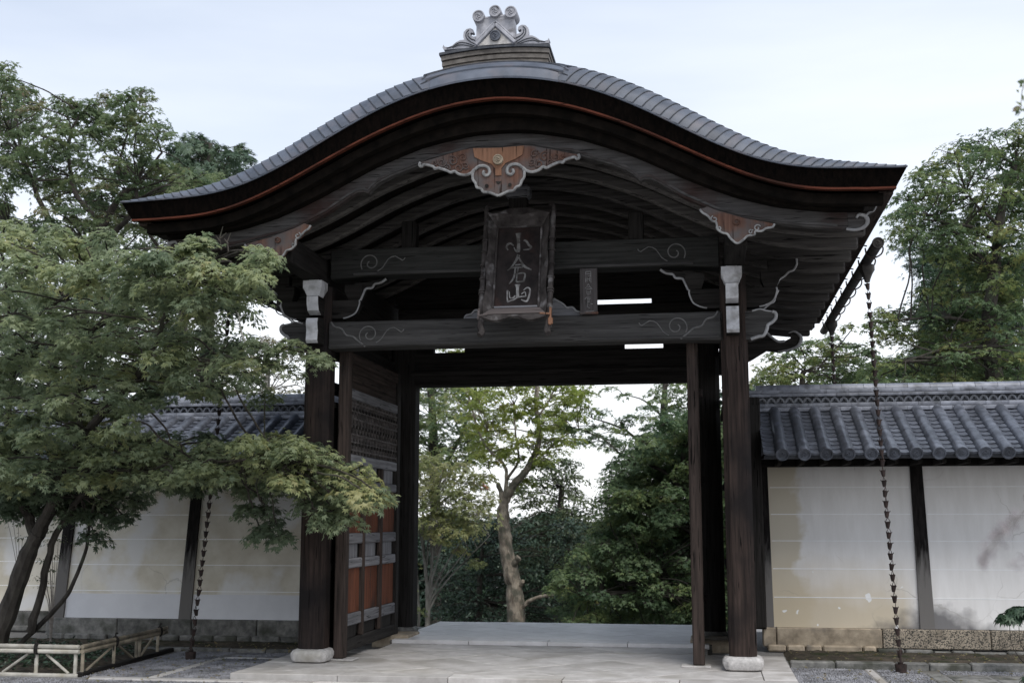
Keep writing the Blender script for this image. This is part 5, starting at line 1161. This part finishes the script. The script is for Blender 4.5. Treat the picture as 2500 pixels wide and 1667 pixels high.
# --- behind the left wall
Y = 7.5; bs = gz_(150, 1200, Y)
tree('maple_tree', 'tall airy maple with reddish green leaves against the sky behind the left wall', bs,
     [([bs, A(165, 900, Y), A(190, 700, Y), A(200, 560, Y)], .20, .13), ([A(200, 560, Y), A(225, 510, Y), A(170, 440, Y), A(158, 330, Y - .3), A(185, 260, Y - .3)], .07, .02), ([A(200, 600, Y), A(270, 460, Y), A(330, 410, Y), A(372, 350, Y)], .09, .02), ([A(200, 640, Y), A(260, 540, Y), A(310, 480, Y - .5), A(312, 420, Y - .5), A(330, 395, Y)], .07, .02), ([A(195, 600, Y), A(110, 500, Y + .5), A(60, 380, Y + .5), A(20, 300, Y)], .08, .02), ([A(270, 400, Y), A(285, 330, Y), A(310, 260, Y)], .035, .012), ([A(190, 640, Y), A(60, 560, Y), A(-40, 450, Y)], .06, .02)],
     [([(-40, 250), (0, 150), (60, 180), (70, 235), (120, 240), (150, 220), (200, 245), (245, 225), (330, 205), (345, 250), (375, 290), (372, 345), (400, 370), (470, 395), (500, 430), (420, 445), (330, 470), (260, 520), (-40, 540)], (6.0, 9.5))], 25, 32, .080, 36, 'leaf_maple_far', 'tri', 'bark_dark', tb=.42, tv=.32, holes=[[(215, 320), (270, 330), (260, 365), (215, 350)], [(20, 420), (80, 400), (75, 520), (15, 500)], [(240, 430), (275, 440), (265, 470), (235, 460)], [(95, 270), (125, 280), (120, 320), (95, 310)], [(290, 300), (330, 310), (320, 335), (285, 330)], [(70, 430), (105, 440), (100, 500), (70, 500)]], tintf=lambda x, y: .2 * max(0, (330 - y) / 150) if y < 330 else 0)
Y = 15; bs = gz_(480, 1100, Y)
tree('conifer_tree', 'dark bluish conifer top rising just above the left slope of the gate roof', bs, [([bs, A(480, 600, Y), A(482, 330, Y)], .25, .05)],
     [([(395, 345), (440, 318), (480, 325), (520, 350), (565, 345), (575, 352), (545, 385), (500, 420), (400, 440)], (14, 16.5))], 22, 24, .17, 34, 'leaf_conifer', 'needle', 'bark_dark', tb=.5, tv=.3, upn=.5)
Y = 9.5; bs = gz_(430, 1200, Y)
tree('maple_tree', 'olive maple crown just above the left tip of the gate roof', bs, [([bs, A(420, 700, Y), A(400, 500, Y)], .13, .05), ([A(420, 640, Y), A(330, 520, Y), A(280, 430, Y)], .05, .015)],
     [([(300, 440), (390, 425), (470, 405), (540, 400), (520, 450), (420, 480), (330, 520), (240, 530), (220, 500)], (8, 10.5))], 32, 32, .085, 26, 'leaf_maple_far', 'tri', 'bark_dark', tb=.62, tv=.2)
Y = 9; bs = gz_(610, 1150, Y)
tree('maple_tree', 'pale yellowish young maple behind the left wall ridge, beside the left front pillar', bs, [([bs, A(615, 900, Y), A(600, 780, Y)], .07, .03), ([A(612, 880, Y), A(560, 780, Y), A(545, 720, Y), A(510, 700, Y)], .025, .008)],
     [([(540, 800), (620, 770), (690, 760), (700, 900), (640, 925), (540, 925), (500, 870)], (8, 10.5))], 36, 30, .075, 16, 'leaf_pale', 'tri', 'bark_grey', tb=.45, tv=.3)
Y = 12; bs = gz_(120, 1250, Y)
tree('evergreen_tree', 'dense mid green tree filling the gap below the tall thin maple, far left', bs, [([bs, A(120, 900, Y), A(115, 700, Y)], .2, .08)],
     [([(-40, 540), (120, 500), (300, 520), (480, 500), (560, 620), (560, 760), (500, 900), (300, 960), (-40, 980)], (10, 14))], 48, 50, .12, 26, 'leaf_olive', 'quad', 'bark_dark', tb=.3, tv=.25)
# --- right of the gate
Y = 8.2; bs = gz_(2290, 1150, Y)
tree('evergreen_tree', 'tall green tree with layered boughs towering over the right wall', bs,
     [([bs, A(2290, 950, Y), A(2270, 760, Y), A(2285, 620, Y), A(2300, 480, Y), A(2330, 380, Y)], .20, .05), ([A(2285, 620, Y), A(2215, 560, Y), A(2150, 500, Y - .5), A(2085, 492, Y - .8)], .06, .015), ([A(2290, 560, Y), A(2240, 525, Y - .3), A(2170, 510, Y - .5), A(2120, 505, Y - .8)], .05, .012), ([A(2300, 520, Y), A(2250, 480, Y), A(2220, 440, Y)], .04, .012), ([A(2280, 800, Y), A(2180, 800, Y - .6), A(2080, 830, Y - 1)], .045, .012), ([A(2275, 750, Y), A(2180, 730, Y), A(2060, 735, Y - .5)], .05, .012)],
     [([(2090, 445), (2130, 400), (2200, 330), (2255, 315), (2262, 360), (2240, 400), (2300, 395), (2380, 395), (2380, 560), (2300, 620), (2215, 600), (2160, 590), (2110, 565), (2060, 530), (2050, 500)], (7, 9.5)), ([(2285, 340), (2310, 300), (2380, 280), (2380, 400), (2300, 395)], (7, 9)),
      ([(2150, 620), (2250, 600), (2380, 580), (2380, 880), (2010, 880), (1980, 850), (2050, 800), (2010, 740), (2050, 700), (2110, 705), (2120, 650)], (7, 10))], 29, 37, .075, 30, 'leaf_right', 'tri', 'bark_dark', tb=.58, tv=.32, holes=[[(2215, 570), (2250, 575), (2245, 610), (2210, 600)], [(2000, 790), (2080, 770), (2090, 810), (2010, 830)], [(2270, 730), (2352, 720), (2352, 760), (2290, 770)], [(2190, 440), (2230, 430), (2220, 470), (2190, 465)], [(2290, 420), (2330, 430), (2320, 470), (2290, 465)]], extra=[(2085, 480, 7.4, 24), (2060, 500, 7.4, 20), (2075, 525, 7.4, 18), (2100, 545, 7.4, 16), (2020, 715, 7.5, 22), (1995, 745, 7.5, 18), (2110, 400, 8, 14)])
Y = 14; bs = gz_(2150, 1150, Y)
tree('conifer_tree', 'shadowy drooping conifer standing behind the layered tree on the right', bs, [([bs, A(2160, 800, Y), A(2165, 560, Y)], .2, .05)],
     [([(2110, 560), (2170, 540), (2230, 580), (2250, 700), (2230, 800), (2140, 790), (2120, 720), (2130, 650)], (13, 15.5))], 30, 34, .15, 34, 'leaf_conifer', 'needle', 'bark_dark', tb=.25, tv=.25, droop=.9)
Y = 12; bs = gz_(1830, 1150, Y)
tree('maple_tree', 'low yellow green tree peeping over the right wall next to the gate bracket', bs, [([bs, A(1840, 950, Y), A(1850, 850, Y)], .1, .04), ([A(1840, 900, Y), A(1900, 820, Y), A(1930, 790, Y)], .03, .01)],
     [([(1730, 870), (1780, 815), (1830, 795), (1870, 780), (1905, 780), (1960, 790), (2010, 800), (2030, 880), (1900, 900), (1730, 900)], (11, 14))], 22, 25, .085, 26, 'leaf_right', 'tri', 'bark_dark', tb=.68, tv=.25, extra=[(1905, 770, 11, 12), (1955, 745, 11, 14), (1865, 785, 12, 14)])
Y = 18; bs = gz_(2300, 1100, Y)
tree('conifer_tree', 'far dark conifer beyond the right wall near the picture edge', bs, [([bs, A(2310, 800, Y), A(2320, 600, Y)], .2, .05)], [([(2240, 640), (2380, 560), (2380, 900), (2200, 900), (1960, 900), (1990, 850), (2180, 780)], (17, 19))], 40, 42, .2, 26, 'leaf_conifer', 'needle', 'bark_dark', tb=.4, tv=.3)
# --- seen through the opening
Y = 12.5; bs = gz_(1186, 1460, Y)
pt = [bs, A(1184, 1400, Y), A(1175, 1320, Y), A(1163, 1260, Y), A(1156, 1200, Y), A(1155, 1165, Y)]
tree('old_tree', 'pale barked tree with sawn limb stubs in the middle of the gate opening', bs,
     [(pt, .20, .12), ([A(1155, 1168, Y), A(1150, 1130, Y), A(1143, 1110, Y)], .065, .045), ([A(1155, 1168, Y), A(1165, 1140, Y), A(1182, 1110, Y - .1), A(1205, 1085, Y - .2), A(1225, 1050, Y - .2), A(1240, 1000, Y), A(1232, 940, Y), A(1235, 880, Y)], .11, .04),
      ([A(1156, 1160, Y), A(1163, 1110, Y), A(1160, 1070, Y + .2), A(1130, 1040, Y + .4), A(1108, 1010, Y + .5), A(1090, 960, Y + .5)], .05, .018), ([A(1163, 1100, Y), A(1190, 1060, Y), A(1185, 1000, Y), A(1180, 930, Y)], .035, .015), ([A(1205, 1085, Y), A(1250, 1040, Y + .3), A(1290, 1005, Y + .5), A(1330, 985, Y + .6)], .04, .012),
      ([A(1172, 1310, Y), A(1182, 1292, Y - .1), A(1192, 1278, Y - .16)], .08, .062), ([A(1182, 1352, Y), A(1196, 1340, Y - .05), A(1201, 1334, Y - .1)], .08, .045), ([A(1188, 1410, Y), A(1208, 1385, Y - .1), A(1240, 1370, Y - .15), A(1272, 1366, Y - .1)], .065, .028), ([A(1240, 1000, Y), A(1180, 985, Y), A(1120, 990, Y - .2)], .02, .006), ([A(1232, 960, Y), A(1260, 920, Y), A(1290, 860, Y)], .03, .01)],
     [([(1075, 900), (1120, 870), (1330, 870), (1360, 900), (1330, 940), (1300, 1000), (1330, 1010), (1250, 1060), (1170, 1045), (1120, 1070), (1085, 1020)], (11.2, 14))], 24, 25, .090, 28, 'leaf_bright', 'tri', 'bark_pale', tb=.5, tv=.3, holes=[[(1170, 950), (1215, 950), (1210, 1000), (1165, 990)], [(1140, 1000), (1175, 1005), (1165, 1040), (1140, 1035)]], extra=[(1030, 805, 13, 30), (1010, 790, 13, 26), (1060, 810, 13, 26), (1040, 770, 13, 30), (1110, 1095, 12.3, 16), (1240, 1065, 12.3, 16), (1210, 1105, 12.6, 12)])
Y = 11.0; bs = gz_(985, 1460, Y)
sl_ = [([bs, A(982, 1400, Y), A(980, 1330, Y), A(972, 1250, Y), A(970, 1130, Y)], .065, .016)]
for x0, y0_, x1, y1_ in ((985, 1390, 1010, 1120), (984, 1385, 1060, 1110), (984, 1380, 1100, 1190), (984, 1400, 1125, 1230), (980, 1330, 940, 1120), (982, 1370, 1040, 1090), (984, 1390, 1075, 1260), (980, 1300, 1000, 1080)):
    sl_.append(([A(x0, y0_, Y), A((x0 * .7 + x1 * .3), (y0_ * .6 + y1_ * .4), Y + random.uniform(-.2, .2)), A(x1, y1_, Y + random.uniform(-.4, .4))], .026, .008))
sl_.append(([gz_(965, 1460, Y + .2), A(962, 1400, Y + .2), A(955, 1290, Y + .2)], .035, .02))
tree('young_maple', 'slender young maple with many thin pale stems at the left of the opening', bs, sl_,
     [([(935, 1070), (990, 1045), (1060, 1065), (1115, 1090), (1130, 1150), (1115, 1210), (1040, 1240), (960, 1230), (930, 1150)], (10.2, 11.8))], 20, 22, .080, 26, 'leaf_autumn', 'tri', 'bark_grey', tb=.45, tv=.2, r0=.012, extra=[(945, 1290, 10.8, 18), (1090, 1290, 11.2, 12), (1060, 1260, 11.0, 14), (940, 1340, 10.8, 18), (955, 1395, 10.8, 14)])
Y = 12.0; bs = gz_(1620, 1470, Y)
tree('maple_tree', 'dark spreading maple with tiered drooping boughs filling the right of the opening', bs,
     [([bs, A(1610, 1300, Y), A(1590, 1180, Y), A(1570, 1060, Y), A(1600, 960, Y)], .14, .05), ([A(1600, 1230, Y), A(1500, 1170, Y), A(1420, 1160, Y - .3), A(1370, 1150, Y - .3)], .05, .012), ([A(1590, 1150, Y), A(1520, 1080, Y), A(1450, 1060, Y), A(1390, 1010, Y)], .05, .012), ([A(1605, 1330, Y), A(1480, 1330, Y - .3), A(1350, 1370, Y - .5)], .05, .012)],
     [([(1395, 1110), (1430, 1050), (1480, 1020), (1520, 960), (1590, 930), (1700, 930), (1700, 1450), (1400, 1450), (1290, 1420), (1275, 1330), (1310, 1290), (1360, 1230), (1400, 1180)], (10.8, 13.6)), ([(1400, 1120), (1450, 1050), (1520, 980), (1700, 940), (1700, 1250), (1420, 1250)], (11.5, 13.8))], 22, 33, .078, 36, 'leaf_right', 'tri', 'bark_dark', tb=.42, tv=.3, flat=.32, extra=[(1400, 1190, 11.4, 20), (1300, 1320, 11.0, 22, .6), (1285, 1345, 11.0, 18, .6), (1340, 1270, 11.2, 24, .5), (1420, 1110, 11.5, 16), (1400, 1010, 12.2, 24, .3), (1350, 985, 12.2, 22, .45), (1300, 980, 12.3, 20, .55), (1440, 1010, 12.0, 26, .3)])
Y = 17; bs = gz_(1280, 1460, Y)
tree('evergreen_tree', 'rounded olive green tree behind the pale barked tree', bs, [([bs, A(1285, 1250, Y), A(1290, 1120, Y)], .16, .06)],
     [([(1180, 1110), (1230, 1060), (1290, 1045), (1335, 1080), (1350, 1150), (1400, 1190), (1400, 1300), (1200, 1290)], (16, 18.5))], 24, 28, .10, 30, 'leaf_olive', 'quad', 'bark_dark', tb=.45, tv=.25)
Y = 15; bs = gz_(1100, 1470, Y)
tree('camellia_bush', 'glossy deep green bush in shade behind the pale tree trunk', bs, [([bs, A(1100, 1380, Y), A(1110, 1250, Y)], .1, .04)],
     [([(1000, 1290), (1060, 1240), (1140, 1190), (1260, 1170), (1330, 1220), (1320, 1460), (1000, 1460)], (14, 16.5))], 34, 38, .09, 34, 'leaf_deep', 'quad', 'bark_dark', tb=.35, tv=.3)
Y = 20; bs = gz_(1000, 1400, Y)
tree('maple_tree', 'far airy maple filling the upper left of the opening', bs, [([bs, A(1000, 1150, Y), A(990, 900, Y)], .2, .1), ([A(1000, 1100, Y), A(1060, 1000, Y), A(1090, 900, Y)], .07, .03)],
     [([(925, 870), (1110, 870), (1100, 960), (1120, 1040), (1060, 1075), (925, 1060)], (17, 21))], 24, 27, .10, 26, 'leaf_right', 'tri', 'bark_dark', tb=.62, tv=.25, holes=[[(945, 920), (985, 915), (985, 955), (945, 950)], [(1050, 925), (1075, 930), (1070, 960), (1045, 955)]])
Y = 21; bs = gz_(1480, 1400, Y)
tree('maple_tree', 'far thin maple with flat leaf layers against the sky, upper right of opening', bs, [([bs, A(1500, 1200, Y), A(1520, 1000, Y), A(1530, 850, Y)], .2, .06), ([A(1510, 1060, Y), A(1440, 990, Y), A(1360, 960, Y)], .06, .015), ([A(1525, 960, Y), A(1480, 920, Y), A(1430, 905, Y)], .04, .01)],
     [([(1490, 880), (1600, 870), (1600, 1050), (1520, 1020), (1490, 960)], (19, 22))], 30, 28, .10, 22, 'leaf_right', 'tri', 'bark_dark', tb=.45, tv=.3, flat=.25, extra=[(1300, 985, 20, 26), (1350, 1015, 20, 20), (1400, 1025, 20, 20), (1420, 985, 20, 26), (1460, 955, 20, 22), (1375, 975, 20, 24), (1440, 1040, 20, 24), (1410, 1065, 20, 18), (1330, 925, 20, 24), (1345, 900, 20.0, 26, .8), (1320, 950, 20.0, 24, .7), (1380, 945, 20.0, 26, .45), (1425, 965, 20.0, 24, .35), (1370, 1000, 20.0, 22, .3), (1470, 1000, 20.0, 22, .4), (1400, 890, 20.0, 16, .6), (1440, 905, 20.0, 12, .5), (1340, 1010, 20.0, 18, .5)])
# far wood closing the view: one mass nobody could count
def wood_mass():
    pads = []
    for x, y, Y in fill([(900, 1240), (1000, 1180), (1150, 1200), (1320, 1190), (1400, 1210), (1650, 1190), (1650, 1470), (900, 1470)], 34, depth=(25, 31), tries=4000): pads.append((x, y, Y, 44))
    for x, y, Y in fill([(-60, 900), (500, 900), (760, 930), (760, 1200), (-60, 1200)], 60, depth=(20, 26), tries=3000): pads.append((x, y, Y, 70))
    for x, y, Y in fill([(1700, 890), (2420, 890), (2420, 1150), (1700, 1150)], 60, depth=(20, 26), tries=3000): pads.append((x, y, Y, 70))
    o, _ = crown(pads, .26, 30, 'leaf_deep', 'quad', None, tb=.4, tv=.3, spray=(.5, .8)); o.name = 'distant_wood'; o['kind'] = 'stuff'
    tag(o, 'dense dark wood closing the view beyond the gate and walls', 'wood')
wood_mass()
# --- small plants
def spray_plant(name, label, base, stems, leaf, per, lm, kind, r, cat='plant', bark='bark_dark', rs=.006, spr=(.05, .09), upn=.6):
    p = empty(name, base, label, cat); b = MB(); Ps, Ns, Ds, Ss, Ts = [], [], [], [], []
    for pts in stems:
        P = smoothpts(pts, 4); b.tube(P, list(np.linspace(rs, rs * .4, len(P))), 5)
        c = np.array(pts[-1]); nl = per; d = rng.normal(0, 1, (nl, 3)); d /= np.linalg.norm(d, axis=1, keepdims=True); d[:, 2] = np.abs(d[:, 2]) * .7 - .15
        Ps.append(c + d * rng.uniform(.1, 1, (nl, 1)) * r); D = d.copy(); D[:, 2] -= .3; Ds.append(D); Ns.append(d * .6 + np.array([0, 0, upn])); Ss.append(leaf * rng.uniform(.7, 1.3, nl)); Ts.append(rng.uniform(.1, .7, nl))
    leaf_object('leaves', np.concatenate(Ps), np.concatenate(Ns), np.concatenate(Ds), np.concatenate(Ss), np.concatenate(Ts), kind, lm, p); obj('stems', b, bark, p, recalc=False); return p
Y = .2; b_ = np.array([5.16, .45, .0])
spray_plant('sapling', 'small dark topped sapling with thin stems before the mossy stones at the right edge', b_, [[b_ + np.array([.0, 0, .0]), A(2328, 1490, .45), A(2318, 1420, .45)], [b_ + np.array([.05, 0, 0]), A(2345, 1480, .45), A(2342, 1405, .45)], [b_ + np.array([.08, 0, 0]), A(2360, 1480, .45), A(2368, 1412, .45)]], .075, 150, 'leaf_deep', 'palm', .125)
b_ = np.array([5.0, -.25, .0])
spray_plant('shrub', 'small green tuft at the bottom right corner of the picture', b_, [[b_, b_ + np.array([.05 * k, .03 * k, .07 + .03 * (k % 2)])] for k in range(-2, 6)], .06, 60, 'leaf_deep', 'quad', .08)
b_ = np.array(A(118, 1440, .9)); b_[2] = .02
spray_plant('thin_shrub', 'wispy shrub with tiny leaves between the maple stems and the dark wall post', b_, [smoothpts([b_, A(118 + dx * .3, 1390, .9), A(112 + dx, y_, .9)], 2) for dx, y_ in ((-22, 1330), (-14, 1290), (0, 1250), (8, 1220), (14, 1280), (22, 1240), (4, 1310), (-8, 1345))], .030, 34, 'leaf_olive', 'quad', .13, bark='twig_dry', rs=.007)
b_ = np.array(A(20, 1250, .8)); b_[2] = .02
spray_plant('thin_shrub', 'sparse leafy shoot left of the maple stems before the far wall', b_, [smoothpts([b_, A(40, 1330, .8), A(x_, y_, .8)], 2) for x_, y_ in ((10, 1170), (28, 1185), (42, 1205), (52, 1235))], .035, 26, 'leaf_olive', 'quad', .14, bark='twig_dry', rs=.006)
# low growth under the maple
n = 2600; P = np.stack([rng.uniform(-7.4, -4.6, n), rng.uniform(-.9, 1.3, n), np.full(n, .03) + rng.uniform(0, .10, n)], 1); D = rng.normal(0, 1, (n, 3)); D[:, 2] = np.abs(D[:, 2]) * .5
o = leaf_object('undergrowth', P, rng.normal(0, .4, (n, 3)) + np.array([0, 0, 1.]), D, rng.uniform(.03, .075, n), rng.uniform(0, .8, n), 'quad', 'leaf_deep', None); o['kind'] = 'stuff'; tag(o, 'low dark leafy growth under the maple behind the bamboo fence', 'undergrowth')
# --- close to the lens on the right: a thin flowering spray out of focus, and a drooping leafy tip
def near_spray(label, pts, Yd, rs, blobs, lm, leaf, kind='quad', name='flowering_spray'):
    p0 = at(*pts[0], Yd); p = empty(name, p0, label, 'plant'); b = MB(); P = smoothpts([at(x, y, Yd) for x, y in pts], 5); b.tube(P, list(np.linspace(rs, rs * .5, len(P))), 5)
    Ps, Ns, Ds = [], [], []
    for x, y, r, k in blobs:
        c = at(x, y, Yd); d = rng.normal(0, 1, (k, 3)); Ps.append(c + d * r * PXM(Yd) * .5); Ns.append(rng.normal(0, 1, (k, 3))); Ds.append(d)
    Ps = np.concatenate(Ps); n = len(Ps); leaf_object('leaves', Ps, np.concatenate(Ns), np.concatenate(Ds), leaf * rng.uniform(.7, 1.3, n), rng.uniform(0, 1, n), kind, lm, p); obj('stem', b, 'twig_dry', p, recalc=False); return p
near_spray('blurred pinkish spray very close to the lens at the right edge, over the white wall', [(2420, 1150), (2352, 1180), (2305, 1220), (2270, 1265), (2248, 1300)], -10.2, .0022, [(2345, 1185, 14, 26), (2325, 1200, 15, 30), (2308, 1217, 16, 34), (2293, 1237, 16, 34), (2275, 1262, 15, 30), (2264, 1278, 12, 24), (2254, 1293, 10, 20), (2330, 1300, 9, 12), (2350, 1290, 12, 20)], 'leaf_pink', .0085)
near_spray('drooping leafy twig tip cut by the upper right edge against the sky', [(2420, 130), (2375, 170), (2350, 200), (2345, 250)], -7.0, .003, [(2352, 190, 12, 10), (2348, 200, 8, 6), (2350, 245, 10, 8), (2342, 252, 6, 4)], 'leaf_maple_far', .035, name='leafy_twig')
# fallen leaves on the gravel and soil
n = 420; P = np.concatenate([np.stack([rng.uniform(2.8, 5.6, n // 2), rng.uniform(-1.0, 2.1, n // 2), np.full(n // 2, .05)], 1), np.stack([rng.uniform(-4.3, -2.8, n // 2), rng.uniform(-1.5, 1.9, n // 2), np.full(n // 2, .035)], 1)])
P[:, 2] = np.where(P[:, 1] > .94, .06, .018); D = rng.normal(0, 1, (n, 3)); D[:, 2] *= .2
o = leaf_object('fallen_leaves', P, rng.normal(0, .35, (n, 3)) + np.array([0, 0, 1.]), D, rng.uniform(.022, .045, n), rng.uniform(.4, 1.0, n), 'tri', 'leaf_pale', None); o['kind'] = 'stuff'; tag(o, 'scattered dry leaves fallen on the gravel and soil by the walls', 'leaf litter')
